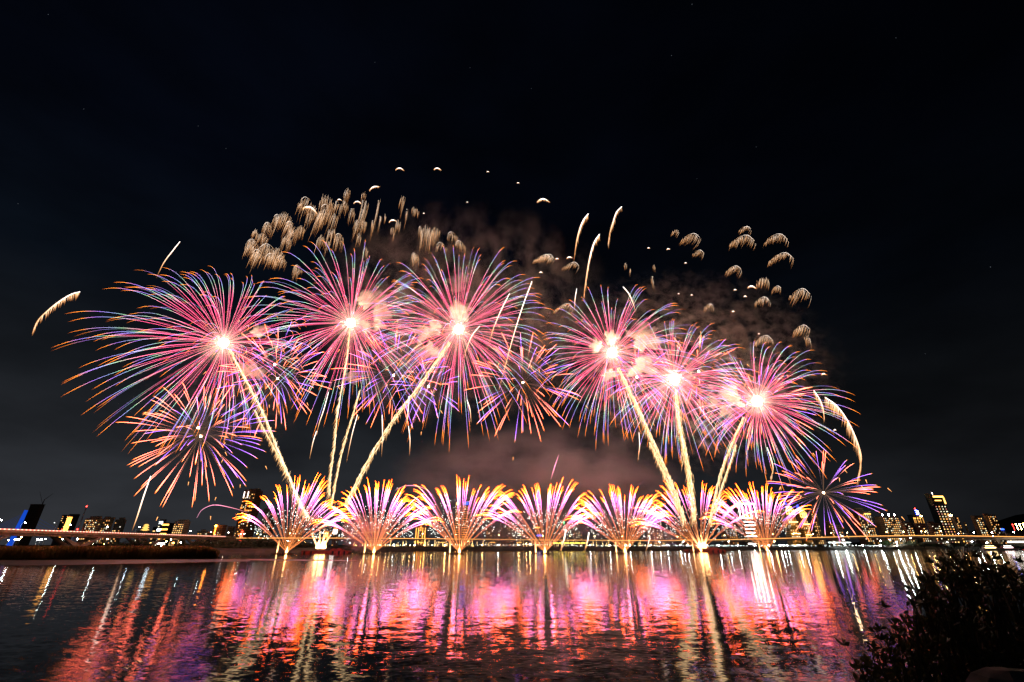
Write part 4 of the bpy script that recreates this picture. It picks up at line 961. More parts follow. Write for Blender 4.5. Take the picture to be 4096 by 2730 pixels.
# low lit houses with a gold pagoda roof
t, wd, h, cx = building(548, 602, 2127, 720, 'grey', "low grey hall with gold-lit pagoda roof beside the bridge lamp", 4, name="pagoda_hall", cat="hall")
for k, (f, z) in enumerate(((.34, 2), (.26, 5.2), (.17, 8.2))):
    q = MB(); q.add([(-wd * f, 3, h + z), (wd * f, 3, h + z), (wd * f, 9, h + z), (-wd * f, 9, h + z), (-wd * f * .6, 5, h + z + 2.2), (wd * f * .6, 5, h + z + 2.2), (wd * f * .6, 7, h + z + 2.2), (-wd * f * .6, 7, h + z + 2.2)], [(3, 2, 1, 0), (4, 5, 6, 7), (0, 1, 5, 4), (1, 2, 6, 5), (2, 3, 7, 6), (3, 0, 4, 7)])
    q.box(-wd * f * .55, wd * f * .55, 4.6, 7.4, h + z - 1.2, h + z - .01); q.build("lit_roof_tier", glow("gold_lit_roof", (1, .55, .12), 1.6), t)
# modern white-banded tower in three wings
t, wd, h, cx = building(639, 667, 2081, YL, 'black_glass', "modern dark tower with bright white floor bands and stepped wings", 10, ("white",), name="banded_tower", cat="tower")
for k, (f, ln) in enumerate(((.90, .34), (.62, .4), (.34, .42))): strip(t, glow("white_floor_band", (.75, .92, 1), 10), -wd * ln, wd * ln, -.4, -.06, h * f - 1.7, h * f + 1.7, "floor_band")
q = MB(); xw = W(664, 2092, YL).x - cx; xw2 = W(681, 2092, YL).x - cx; hz = W(670, 2092, YL).z - GZ
q.box(wd / 2 + .01, xw2, -1, 16, 0, hz); q.build("wing", WM['black_glass'], t)
for k in range(5): strip(t, led_g if k else led_w, wd / 2 + .6, xw2 - .5, -1.35, -1.02, hz * (.08 + .2 * k), hz * (.08 + .2 * k) + 2.4, "floor_band")
q = MB(); xl = W(611, 2110, YL).x - cx; hz2 = W(620, 2108, YL).z - GZ; q.box(xl, -wd / 2 - .01, 1, 15, 0, hz2); q.build("wing", WM['black_glass'], t)
for k in range(4): strip(t, winl["yellow"], xl + 1.5, xl + 5, .7, .98, hz2 * (.15 + .2 * k), hz2 * (.15 + .2 * k) + 1.3, "lit_window")
q = MB(); 
for s_ in (-1, 1): q.box(s_ * wd * .5 - .35, s_ * wd * .5 + .35, -.5, -.06, 0, h + 1.3)
q.build("white_edge_fin", WM['white'], t)
building(699, 763, 2088, YL, 'white', "pale beige apartment block with dark roof box, standing alone", 46, ("warm", "yellow", "yellow"), roof=((714, 750, 2080),))
building(790, 850, 2129, 740, 'beige_tile', "low row of beige houses under a small dark red roof", 12, roof=((806, 818, 2120),), name="house_row", cat="houses")
t, wd, h, cx = building(856, 910, 2103, YL, 'brown_tile', "dark brown block with a glowing orange vertical sign", 10, ("white", "warm"), cat="office", name="office_building")
strip(t, glow("orange_sign", (1, .22, .02), 12), -wd * .28, -wd * .20, -.5, -.1, h * .55, h * .95, "sign")
q = MB(); q.ball((-wd * .24, -1.0, h * .98), 1.6, 10, 8); q.build("sign_lamp", lamp_o, t, True)
building(912, 941, 2109, YL + 8, 'brown_tile', "dark brown slab squeezed between the orange-signed block and the tall tower", 4)
t, wd, h, cx = building(978, 1053, 1962, 850, 'brown_tile', "tall brown tower with lit white edge strips, rising behind the first fan", 62, ("warm", "yellow", "amber", "white"), depth=34, roof=((998, 1010, 1957), (1018, 1034, 1956)), name="residential_tower", cat="tower", wscale=1.15)
for x in (-.47, -.14): strip(t, led_w, wd * x, wd * x + 1.3, -.5, -.1, h * .86, h * .975)
for x0, x1, f in ((-.5, -.3, .66), (-.08, .3, .62), (.34, .5, .62), (-.2, .1, .20)): strip(t, winl["amber"], wd * x0, wd * x1, -.4, -.1, h * f, h * f + 1.6, "lit_balcony")
# vertical red sign, three characters built of strokes
def sign_chars(t, x, z, s_, m_):
    for k, strokes in enumerate((((-.5, .4, .5, .4), (0, .5, 0, -.4), (-.4, -.4, .4, -.4)), ((-.5, .3, .5, .3), (-.3, .3, -.4, -.5), (.3, .3, .4, -.5), (-.3, -.1, .3, -.1)), ((-.5, .0, .5, .0), (0, .5, 0, -.5), (-.4, -.5, .4, -.5), (-.35, .45, .35, .45)))):
        q = MB()
        for a, b, c_, d in strokes: q.bar((x + a * s_, -.6, z - k * s_ * 1.35 + b * s_), (x + c_ * s_, -.6, z - k * s_ * 1.35 + d * s_), .25, s_ * .2)
        q.build("sign_character", m_, t)
sign_chars(t, wd * .14, h * .235, 4.2, glow("red_sign_light", (1, .07, .03), 9))
building(1058, 1112, 2036, 900, 'grey', "dark hazy tower half hidden in the first fan", 12, ("white", "warm"), name="residential_tower", cat="tower")
building(1030, 1056, 2118, 770, 'white', "small white block at the foot of the tall brown tower", 3)
building(1150, 1215, 2115, 860, 'brown_tile', "low brown block behind the foot of the first fan", 8)
t, wd, h, cx = building(1302, 1322, 2128, 800, 'brown_tile', "small block with a gold-lit top between the first two fans", 4)
strip(t, led_g, -wd * .4, wd * .4, -.4, -.05, h * .62, h * .98)
t, wd, h, cx = building(1334, 1360, 2118, 820, 'grey', "block carrying a big white lit billboard beside the pink smoke", 3, name="billboard_block")
strip(t, glow("white_billboard", (1, .95, .88), 5), -wd * .5, wd * .5, -.5, -.05, h * .72, h * 1.0, "billboard"); strip(t, winl["amber"], -wd * .45, wd * .45, -.6, -.1, h * 1.03, h * 1.12, "billboard_header")
t, wd, h, cx = building(1462, 1522, 2124, 830, 'brown_tile', "low block with a long gold light bar behind the second fan", 10)
strip(t, led_g, -wd * .48, wd * .48, -.4, -.05, h * .86, h * .95)
t, wd, h, cx = building(1664, 1712, 2096, 860, 'brown_tile', "brown block with tall gold light strips and a small red sign", 6)
for x in (-.42, -.2, .22, .46): strip(t, led_g, wd * x - .4, wd * x + .4, -.4, -.05, h * .1, h * .82)
sign_chars(t, wd * .02, h * .92, 2.6, glow("red_orange_sign", (1, .16, .03), 10))
Yt = 950
for k, (x0, x1, tp, lb, mt) in enumerate(((1824, 1846, 2010, "slim tower ringed with orange lights under a gold top", led_g), (1852, 1878, 2008, "slim tower ringed with orange lights under a blue top", led_b))):
    t, wd, h, cx = building(x0, x1, tp, Yt, 'black_glass', lb, 8, ("warm", "amber"), name="slim_tower", cat="tower")
    strip(t, mt, -wd * .46, wd * .46 if k else wd * .1, -.45, -.05, h * .93, h * .995)
    for j in range(15): strip(t, winl["amber"], -wd * .5, wd * .5, -.35, -.05, h * (.14 + .052 * j), h * (.14 + .052 * j) + 1.0, "ring_light")
building(1945, 2000, 2112, 880, 'grey', "hazy grey block behind the gap after the tallest fan", 10, ("warm", "yellow"))
building(2004, 2056, 2100, 890, 'brown_tile', "hazy brown block with warm windows, behind the gap after the tallest fan", 16, ("warm", "yellow"))
t, wd, h, cx = building(2132, 2166, 2106, 860, 'brown_tile', "block with a gold and blue lit crown behind the middle fan", 6)
strip(t, led_g, -wd * .4, wd * .3, -.4, -.05, h * .9, h * .97); strip(t, led_b, -wd * .1, wd * .5, -.4, -.05, h * .5, h * .56)
t, wd, h, cx = building(2249, 2260, 2100, 860, 'grey', "thin tower topped by a green lamp beside the middle fan", 3, name="slim_tower", cat="tower")
q = MB(); q.ball((0, 3, h + 4.5), 1.4, 10, 8); q.tube([(0, 3, h + 1), (0, 3, h + 4)], .4); q.build("green_lamp", glow("green_lamp_light", (.1, 1, .35), 9), t, True)
building(2288, 2328, 2128, 840, 'grey', "stepped grey block in the gap after the middle fan", 12, ("warm", "white"), roof=((2298, 2316, 2121),))
building(2440, 2500, 2118, 870, 'brown_tile', "brown block behind the fan with the stray bundle", 10)
building(2575, 2642, 2062, 860, 'brown_tile', "brown apartment tower with white top windows between two fans", 42, ("warm", "white", "yellow"), roof=((2590, 2622, 2054),), name="residential_tower", cat="tower")
building(2700, 2760, 2110, 860, 'red_brick', "red-brown block behind the fan with gold trails", 16)
building(2866, 2928, 2028, 840, 'red_brick', "reddish apartment tower just beside the white-outlined tower", 50, ("warm", "yellow", "amber"), roof=((2885, 2908, 2020),), name="residential_tower", cat="tower", depth=26)
# white-outlined frame tower
t, wd, h, cx = building(2931, 3015, 2017, 800, 'black_glass', "dark tower outlined in white light with ladder-like floor lines", 24, ("white", "yellow"), name="outlined_tower", cat="tower")
led_w2 = glow("bright_white_led", (1, .82, .70), 13)
strip(t, led_w2, -wd * .52, wd * .52, -.6, -.1, h - .4, h + 1.0)
for x in (-.5, -.28, -.05, .2, .5): strip(t, led_w2, wd * x - .4, wd * x + .4, -.55, -.1, h * .66, h - .45)
for j in range(8): strip(t, led_w2, -wd * .34, wd * (.2 + .03 * (j % 3)), -.55, -.1, h * (.05 + .085 * j), h * (.05 + .085 * j) + 1.0)
# floodlit domed twins
glow_up = glow("gold_uplight", (1, .52, .14), 24)
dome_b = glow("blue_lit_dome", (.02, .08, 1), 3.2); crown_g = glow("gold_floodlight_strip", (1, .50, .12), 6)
for x0, x1, tp, dtop, lb in ((3120, 3176, 2042, 2011, "taller gold floodlit tower with a blue dome"), (3184, 3224, 2055, 2018, "narrower gold floodlit tower with a blue dome")):
    t, wd, h, cx = building(x0, x1, tp, 780, 'gold_stone', lb, 26, ("warm", "yellow", "white"), name="domed_tower", cat="tower", depth=24)
    q = MB(); q.box(-wd * .34, wd * .34, 3, 15, h + .01, h + 6); q.box(-wd * .24, wd * .24, 4, 14, h + 6.003, h + 9); q.build("crown", WM['gold_stone'], t)
    for z, f in ((h - 6, .46), (h - 1.2, .5), (h + 4.6, .3)): strip(t, crown_g, -wd * f, wd * f, -1.0, -.5 if z < h else 2.5, z, z + .8, "floodlight_strip")
    for z in (1.5, h * .34, h * .66): strip(t, glow_up, -wd * .5, wd * .5, -3.0, -2.6, z, z + .4, "uplight")
    for s_ in (-.3, 0.02, .3):
        q = MB(); q.tube([(wd * s_ - 2.0, -.8, h - 5.2), (wd * s_ - 1.9, -.8, h + 1.2), (wd * s_, -.8, h + 3.2), (wd * s_ + 1.9, -.8, h + 1.2), (wd * s_ + 2.0, -.8, h - 5.2)], .32, n=4); q.build("lit_arch", crown_g, t)
    zt = W(x0, dtop, 780).z - GZ
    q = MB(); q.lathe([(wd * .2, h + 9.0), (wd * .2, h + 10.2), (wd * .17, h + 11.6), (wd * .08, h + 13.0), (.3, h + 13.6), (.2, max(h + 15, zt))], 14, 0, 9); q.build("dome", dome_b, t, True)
building(3226, 3263, 2042, 800, 'beige_tile', "beige apartment tower leaning close to the domed twins", 30, ("warm", "yellow"), name="residential_tower", cat="tower")
building(3296, 3330, 2088, 800, 'brown_tile', "dark brown block between the beige tower and the small white block", 14)
t, wd, h, cx = building(3334, 3366, 2102, 790, 'white', "small whitish block with a bright lamp low on its front", 6)
strip(t, led_w, -wd * .2, wd * .2, -.5, -.05, h * .25, h * .5, "front_lamp")
t, wd, h, cx = building(3404, 3480, 2050, 810, 'brown_tile', "broad brown apartment tower with a gold bar under its roof box", 62, roof=((3420, 3452, 2034),), name="residential_tower", cat="tower", depth=28)
strip(t, led_g, wd * .0, wd * .5, -.4, -.05, h * .94, h * .965)
t, wd, h, cx = building(3494, 3592, 2068, 800, 'beige_tile', "very wide apartment block with three white rooftop lamps", 88, ("warm", "yellow", "white"), depth=24)
for x in (-.42, -.02, .34): q = MB(); q.tube([(wd * x, 1, h + 1), (wd * x, 1, h + 3)], .2); q.ball((wd * x, 1, h + 3.4), .9, 10, 6); q.build("roof_lamp", lamp_w, t, True)
building(3602, 3645, 2092, 790, 'red_brick', "stepped reddish block beside the very wide apartment block", 22, roof=((3604, 3616, 2081),))
t, wd, h, cx = building(3628, 3688, 2062, 830, 'black_glass', "black tower with gold vertical strips, a blue sign and a red lamp", 5, name="office_tower", cat="tower")
for x in (-.5, -.36, -.1, .16, .44): strip(t, glow("dim_gold_fin", (1, .45, .10), .9, False), wd * x - .5, wd * x + .5, -.5, -.05, h * .2, h * .93); 
for x in (-.5, -.36, -.1, .16): q = MB(); q.ball((wd * x, -.8, h * .9), .75, 8, 6); q.build("fin_lamp", led_g, t, True)
q = MB(); q.ball((wd * .34, -1, h * .97), 1.0, 10, 8); q.build("roof_flood", lamp_y, t, True)
strip(t, glow("blue_sign_board", (.01, .03, .9), 2.5), -wd * .12, wd * .2, -.6, -.1, h + .2, h + 9, "sign_board")
sg = MB(); zz = h + 1.2; s_ = wd * .13                  # the two bright white signs, "3" and "4"
for ox, st in ((-wd * .095, ((0, 6.6, 2.6, 6.6), (2.6, 6.6, 2.6, .4), (.5, 3.5, 2.6, 3.5), (0, .4, 2.6, .4))), (wd * .045, ((0, 6.6, 0, 3), (0, 3, 2.8, 3), (2.0, 6.6, 2.0, .2)))):
    for a, b, c_, d in st: sg.bar((ox + a, -.75, zz + b), (ox + c_, -.75, zz + d), .2, .9)
sg.build("sign_numerals", glow("white_sign_light", (.85, .95, 1), 9), t)
q = MB(); q.ball((-wd * .04, -.6, h + 11), .9, 8, 6); q.build("warning_lamp", led_r, t, True)
building(3654, 3702, 2096, 800, 'red_brick', "red-brown block in front of the black tower with a blue sign", 20)
building(3707, 3758, 2096, 790, 'red_brick', "low reddish block at the foot of the gold-crowned tower", 26, ("warm", "white", "yellow"), roof=((3712, 3734, 2088),))
t, wd, h, cx = building(3699, 3770, 1984, 860, 'black_glass', "tallest tower on its bank, crowned by bright gold light", 92, ("warm", "yellow", "white", "pink"), depth=30, name="gold_crowned_tower", cat="tower", fl=4.2, wsx=4.6, wscale=1.3, zlim=(.05, .86))
strip(t, glow("gold_crown_light", (1, .50, .10), 7), -wd * .34, wd * .5, -.8, -.1, h - 2.6, h - .4, "crown_light"); strip(t, glow("gold_crown_glow", (1, .48, .10), 4.5), -wd * .3, wd * .22, -.8, -.1, h - 9, h - 7.4, "crown_light")
strip(t, glow("gold_crown_edge", (1, .48, .10), 7), wd * .46, wd * .53, -.8, -.1, h * .84, h * .92, "crown_light"); strip(t, led_g, wd * .46, wd * .54, -.8, -.1, h - 14, h - 3, "crown_light")
q = MB(); q.ball((wd * .52, -1, h * .60), 1.6, 10, 8); q.build("side_lamp", lamp_y, t, True)
q = MB(); q.add([(-wd * .5 - 6, 0, h + 4), (-wd * .5, 0, h + 3), (-wd * .5, 0, h * .8), (-wd * .5 - 6, 6, h + 4), (-wd * .5, 6, h + 3), (-wd * .5, 6, h * .8)], [(0, 2, 1), (3, 4, 5), (0, 1, 4, 3), (1, 2, 5, 4), (2, 0, 3, 5)]); q.build("roof_fin", WM['gold_stone'], t)
q = MB(); q.tube([(-wd * .1, 5, h + 1), (-wd * .1, 5, h + 5)], .3); q.ball((-wd * .1, 5, h + 5.6), .9, 8, 6); q.build("roof_lamp", led_w, t, True)
t, wd, h, cx = building(3806, 3833, 2070, 850, 'grey', "grey slab in the shadow of the gold-crowned tower", 16, ("warm", "yellow", "white"))
strip(t, led_g, -wd * .4, -wd * .25, -.5, -.05, h * .14, h * .36)
building(3853, 3862, 2092, 900, 'grey', "thin far tower with one lit top window", 1, ("yellow",), name="slim_tower", cat="tower", zlim=(.8, 1))
building(3862, 3890, 2136, 760, 'white', "low pale house below the thin far tower", 2, ("white",))
building(3881, 3926, 2066, 800, 'brown_tile', "first of two brown apartment slabs standing apart before the hill", 34, ("warm", "yellow", "white"), depth=22)
building(3931, 3982, 2062, 806, 'brown_tile', "second of two brown apartment slabs, nearer the hill, with a red roof lamp", 32, ("warm", "yellow", "white"), depth=22, roof=((3936, 3952, 2056),))
t, wd, h, cx = building(4022, 4042, 2138, 700, 'white', "small round-topped pavilion with a blue-lit cap before the hill", 2, name="blue_capped_pavilion", cat="pavilion")
q = MB(); q.lathe([(wd * .5, h + 1.2), (wd * .5, h + 3), (wd * .3, h + 4.4), (.2, h + 5)], 14, 0, 6); q.build("cap", WM['white'], t, True)
q = MB(); q.lathe([(wd * .38, h + 6), (wd * .4, h + 7), (.4, h + 8)], 14, 0, 6); q.build("blue_cap_light", led_b, t, True)
for k, px in enumerate((4050, 4064, 4078, 4092)):
    p = W(px, 2099 - k * .8, 2300); q = MB(); q.ball((0, 0, 0), 2.2, 8, 6); q.tube([(0, 0, -2), (0, 0, -26)], .5)
    tag(q.build("hill_lamp", led_r if k == 0 else lamp_y, None, True, p), f"tiny lamp on the far dark hillside, {nth(k)} counting from the red one", "lamp", "lamps on the far hill")

# ------------------------------------------------------------------ bank lamps, floodlights, pavilions, crowd
park = [(1781, 2181, 2), (1871, 2165, 1), (1929, 2181, 1), (1994, 2180, 0), (2074, 2180, 1), (2105, 2175, 1), (2120, 2176, 2), (2360, 2183, 0), (2438, 2183, 0), (2503, 2186, 0), (2520, 2183, 0), (2603, 2183, 0), (2637, 2167, 0), (2669, 2181, 0), (2722, 2189, 0), (2733, 2167, 0), (2750, 2181, 0), (2826, 2181, 0), (2875, 2185, 3), (2914, 2166, 0), (2952, 2184, 0),
        (3018, 2187, 3), (3076, 2184, 3), (3097, 2166, 2), (3122, 2187, 3), (3135, 2187, 0), (3149, 2182, 0), (3194, 2179, 0), (3220, 2180, 3), (3336, 2173, 4), (3377, 2174, 4), (3451, 2182, 3), (3521, 2163, 0), (3522, 2185, 3), (3559, 2160, 0), (3585, 2169, 3), (3589, 2185, 3), (3602, 2156, 0), (3642, 2152, 3), (3789, 2169, 0), (3833, 2135, 0), (3888, 2166, 3), (3895, 2131, 3), (3948, 2171, 3), (3967, 2130, 3), (3970, 2145, 0), (4037, 2157, 0), (4055, 2128, 3)]
for i, (px, py, k) in enumerate(park):
    Y = 575 if py > 2150 else 640
    if px > 3400: Y -= 20
    top = W(px, py, Y); m_ = [lamp_w, lamp_y, lamp_y, lamp_w, lamp_b][k]; r_ = [.42, .42, .62, .60, .85][k]
    street_lamp((top.x - .8, Y, 2.6), max(2.0, top.z - 2.6), .8, 1, r_, m_, (f"{'white' if k in (0, 3, 4) else 'warm'} bank lamp, {nth(i)} counting from the tallest fan toward the hill"), "lamps along the far bank")
lowl = [(35, 2160, 0), (62, 2158, 3), (75, 2157, 3), (86, 2148, 1), (152, 2158, 3), (166, 2158, 0), (182, 2156, 1), (250, 2156, 0), (262, 2156, 0), (310, 2156, 0), (372, 2177, 0), (418, 2176, 1), (430, 2157, 1), (645, 2187, 0), (654, 2175, 0), (666, 2166, 1), (693, 2172, 5), (723, 2170, 0), (684, 2158, 0)]
for i, (px, py, k) in enumerate(lowl):
    Y = 560; top = W(px, py, Y); m_ = [lamp_w, lamp_y, lamp_y, lamp_w, lamp_b, lamp_o][k]
    street_lamp((top.x - .8, Y, 2.6), max(2.0, top.z - 2.6), .8, 1, [.55, .55, .7, .85, .9, 1.1][k], m_, f"{'orange' if k == 5 else 'white' if k in (0, 3) else 'warm'} ground lamp seen under the bridge, {nth(i)} counting from its near end", "lamps under the bridge")
cl = [(1150, 2165), (1195, 2162), (1222, 2168), (1400, 2172), (1425, 2184), (1450, 2184), (1470, 2183), (1520, 2183), (1558, 2183), (1575, 2183), (1617, 2183), (1641, 2183), (1660, 2183), (1697, 2183), (1727, 2183)]
for i, (px, py) in enumerate(cl):
    Y = 600; top = W(px, py, Y)
    street_lamp((top.x - .8, Y, 2.6), max(2.0, top.z - 2.6), .8, 1, .32, lamp_y if i % 3 else lamp_w, f"small promenade lamp, {nth(i)} counting from the mangrove trees toward the tallest fan", "small promenade lamps")
tent_m = surf("canvas_tent", (.6, .52, .36), .8, .1, 1)
def pavilion(px, py, wpx, Y, label, lm, h=4.2):
    c_ = W(px, py, Y); wm = wpx * mpp(px, py, Y); t = thing("pavilion", label, "pavilion", (c_.x, Y, 2.7), "lit pavilions on the far bank")
    q = MB()
    for sx in (-1, 1):
        for y in (0, 5): q.box(sx * wm * .45 - .15, sx * wm * .45 + .15, y, y + .3, 0, h)
    q.build("posts", steel, t)
    q = MB(); q.add([(-wm * .55, -.6, h + .003), (wm * .55, -.6, h + .003), (wm * .55, 6, h + .003), (-wm * .55, 6, h + .003), (0, 2.7, h + 2.6)], [(3, 2, 1, 0), (0, 1, 4), (1, 2, 4), (2, 3, 4), (3, 0, 4)]); q.build("roof", tent_m, t)
    q = MB(); q.box(-wm * .5, wm * .5, -.75, -.62, h - .25, h + .15); q.build("lamp_strip", lm, t); return t
for i, px in enumerate((2222, 2244, 2266, 2288, 2310, 2332)): pavilion(px, 2178, 18, 600, f"yellow-lit tent on the bank, {nth(i)} counting from the middle fan", glow("yellow_tent_light", (1, .75, .08), 12) if i == 0 else bpy.data.materials["yellow_tent_light"])
for px, lb in ((1770, "gold-lit pavilion beside the tallest fan's shooting side"), (1970, "gold-lit pavilion just past the tallest fan"), (2076, "gold-lit pavilion beside two big warm lamps"), (1680, "gold-lit pavilion under the gold-striped block")): pavilion(px, 2174, 22, 620, lb, led_g, 5)
pavilion(3356, 2168, 90, 640, "wide white-lit station canopy behind the two floodlights", glow("station_light", (.85, 1, .95), 14), 5)
cloth = surf("dark_clothing", (.06, .05, .06), .9, .6, 3)
mb = MB(); ph = MB()
rcw = random.Random(9)
for k in range(950):
    px = 1420 + 2150 * rcw.random() ** .7; Y = rcw.uniform(545, 600) if px > 2300 else rcw.uniform(585, 640); p = W(px, 2190, Y); z = 2.0 + (Y - 545) * .02
    hgt = rcw.uniform(1.5, 1.8); mb.lathe([(.2, z), (.26, z + hgt * .5), (.25, z + hgt * .8), (.1, z + hgt * .86), (.13, z + hgt * .93), (.05, z + hgt)], 5, p.x, Y)
    if rcw.random() < .34: ph.octa((p.x, Y - .5, z + hgt + rcw.uniform(-.3, .2)), rcw.uniform(.12, .26))
o = mb.build("crowd", cloth); tag(o, "dense crowd of spectators along the far bank", None, None, "stuff")
ln = MB()
for k in range(210):
    px = 1410 + 1250 * rcw.random(); Y = rcw.uniform(590, 680); p = W(px, 2190, Y); z = 4.2 + rcw.random() ** 2 * 7
    ln.tube([(p.x, Y, 2.5), (p.x, Y, z)], .05); ln.octa((p.x, Y - .2, z), rcw.uniform(.16, .3))
ln.build("festival_lanterns", glow("lantern_light", (1, .62, .22), 10, False), o, kind="stuff")
p_ = ph.build("phone_lights", glow("phone_light", (.9, 1, .95), 14, False), o)
# ------------------------------------------------------------------ trees and hedges
M['leaf'] = surf("dark_foliage", (.055, .065, .025), .85, .5, .6); M['leafg'] = surf("park_foliage", (.05, .09, .025), .85, .5, .6); M['bark'] = surf("bark", (.08, .06, .045), .9, .3, 3)
def tree_meshes(seed, r_, h, n, trunk, m_):
    rnd = random.Random(seed); tr = MB(); tr.tube([(0, 0, -.5), (.1, 0, trunk * .6), (.25, .1, trunk)], [.35, .28, .2], n=6)
    lobes = []
    for k in range(9):
        a = rnd.uniform(0, 2 * pi); d = rnd.uniform(.1, .75) * r_; z = trunk + (h - trunk) * rnd.uniform(.15, .8); lobes.append((d * cos(a), d * sin(a) * .8, z, rnd.uniform(.3, .5) * r_))
        tr.tube([(.2, .1, trunk * .8), (d * cos(a) * .5, d * sin(a) * .4, (trunk + z) / 2), (d * cos(a), d * sin(a) * .8, z)], [.16, .1, .05], n=5)
    f = MB()
    for k in range(n):
        l = rnd.choice(lobes); v = Vector((rnd.gauss(0, 1), rnd.gauss(0, 1), rnd.gauss(0, 1))).normalized() * (l[3] * rnd.uniform(.55, 1.1))
        p = Vector(l[:3]) + Vector((v.x, v.y, v.z * .75)); s_ = rnd.uniform(.25, .6); x = Vector((rnd.gauss(0, 1), rnd.gauss(0, 1), rnd.gauss(0, .6))).normalized() * s_; y = x.orthogonal().normalized() * s_ * .7
        f.add([p - x, p + y, p + x, p - y], [(0, 1, 2, 3)])
    return tr.mesh("trunk", M['bark']), f.mesh("crown", m_)
TM = [tree_meshes(500 + i, 6.5, 8.5, 900, 2.2, M['leaf']) for i in range(4)]; TG = [tree_meshes(520 + i, 6, 8, 900, 2.4, M['leafg']) for i in range(3)]
def tree(px, Y, toprow, wpx, label, cat, group, ms, name="tree", base=1.6):
    top = W(px, toprow, Y); hh = max(2.5, top.z - base); t = thing(name, label, cat, (top.x, Y, base), group, R.uniform(-.4, .4))
    sx = wpx * mpp(px, toprow, Y) / 13
    for nm, me in zip(("trunk", "crown"), ms):
        o = bpy.data.objects.new(nm, me); COL.objects.link(o); o.parent = t; o.scale = (sx, max(.7, sx * .8), hh / 9.0)
    return t
mg = [(480, 420, 2163, 120), (560, 430, 2166, 90), (740, 400, 2172, 90), (800, 390, 2166, 90), (850, 400, 2160, 100), (905, 385, 2158, 100), (950, 395, 2154, 100), (1000, 380, 2160, 100), (1045, 390, 2157, 90), (1090, 375, 2162, 100), (1130, 385, 2157, 100), (1175, 375, 2162, 90), (1225, 380, 2168, 80), (1265, 400, 2176, 70), (830, 360, 2180, 110), (910, 355, 2182, 110), (990, 350, 2184, 110), (1070, 348, 2186, 110), (1150, 350, 2186, 100), (1330, 420, 2186, 110), (1400, 430, 2192, 80), (395, 430, 2170, 110), (230, 430, 2183, 120), (120, 440, 2181, 120), (20, 440, 2183, 110), (450, 400, 2176, 90)]
for i, (px, Y, tr_, wp) in enumerate(sorted(mg)): tree(px, Y, tr_, wp * 1.15, f"dark bushy mangrove behind the reeds, {nth(i)} counting from the bridge's near end", "tree", "mangroves behind the reeds", TM[i % 4], "mangrove_tree")
rt2 = [(3040, 640, 2168, 60), (3200, 650, 2166, 60), (3235, 650, 2168, 60), (3270, 570, 2178, 90), (3310, 565, 2180, 70), (3478, 570, 2168, 60), (3545, 560, 2160, 62), (3650, 556, 2160, 66), (3690, 552, 2172, 60), (3740, 550, 2174, 80), (3800, 548, 2177, 90), (3860, 545, 2176, 90), (3915, 545, 2174, 80), (3985, 540, 2172, 70), (4040, 540, 2174, 70), (3120, 600, 2182, 60), (4100, 540, 2176, 80)]
for i, (px, Y, tr_, wp) in enumerate(rt2): tree(px, Y, tr_, wp, f"{'green park' if i % 3 == 0 else 'dark bushy'} tree on the lit bank, {nth(i)} in order of planting toward the hill" if False else "", "tree", "trees on the lit far bank", (TG if i % 3 == 0 else TM)[i % 3], "bank_tree")
bt = sorted([o for o in COL.objects if o.name.startswith("bank_tree")], key=lambda o: o.location.x / o.location.y)
for i, o in enumerate(bt): o["label"] = f"bushy tree on the lit far bank, {nth(i)} counting from the white-outlined tower toward the hill"

# ------------------------------------------------------------------ boats
boat_w = surf("white_boat_hull", (.65, .65, .63), .4, .1, 1); boat_r = surf("red_boat_band", (.45, .03, .03), .4, .1, 1)
def boat(px, py, L_, label, band, lm, two=True):
    b = G(px, py); t = thing("river_boat", label, "boat", b, None)
    q = MB(); k = L_ / 2
    q.add([(-k, -2, 1.5), (-k, 2, 1.5), (k * .7, 2, 1.7), (k, 0, 2.0), (k * .7, -2, 1.7), (-k * .95, -1.5, -.3), (-k * .95, 1.5, -.3), (k * .6, 1.3, -.3), (k * .85, 0, -.3), (k * .6, -1.3, -.3)], [(0, 1, 2, 3, 4), (9, 8, 7, 6, 5), (0, 4, 9, 5), (4, 3, 8, 9), (3, 2, 7, 8), (2, 1, 6, 7), (1, 0, 5, 6)]); q.build("hull", boat_w, t)
    q = MB(); q.prism([(-k * .8, 1.75), (-k * .8, 3.3), (k * .25, 3.3), (k * .55, 1.75)], -1.5, 1.5); q.build("cabin", band, t)
    q = MB(); q.box(-k * .75, k * .22, -1.62, -1.53, 2.2, 2.9); q.build("cabin_windows", lm, t)
    if two: q = MB(); q.box(-k * .7, k * .15, -1.4, 1.4, 4.3, 4.5); q.build("canopy", boat_w, t); q = MB(); [q.box(x - .06, x + .06, y - .06, y + .06, 3.302, 4.298) for x in (-k * .65, k * .1) for y in (-1.3, 1.3)]; q.build("canopy_posts", steel, t); q = MB(); q.box(-k * .68, k * .12, -1.45, -1.405, 4.0, 4.25); q.build("deck_light", lm, t)
boat(3972, 2203, 21, "white river boat with long rows of bright warm deck lights", boat_w, glow("boat_warm_light", (1, .7, .3), 9))
boat(4042, 2202, 19, "river boat with a red cabin and white lights beside the brighter one", boat_r, glow("boat_white_light", (1, .85, .8), 7))
boat(3868, 2203, 7, "small unlit white motorboat near the shore", boat_w, glass, False)
t = thing("lit_barrier", "long bright white-lit barrier under the ramp at the frame edge", "barrier", (W(4066, 2168, 540).x, 540, 2.7))
q = MB(); z = W(4066, 2168, 540).z - 2.7; q.box(-10, 60, 0, .5, 0, z - .6); q.build("wall", conc_l, t); q = MB(); q.box(-10, 60, -.3, -.02, z - .6, z + .6); q.build("light_band", glow("barrier_light", (1, .92, .8), 7), t)

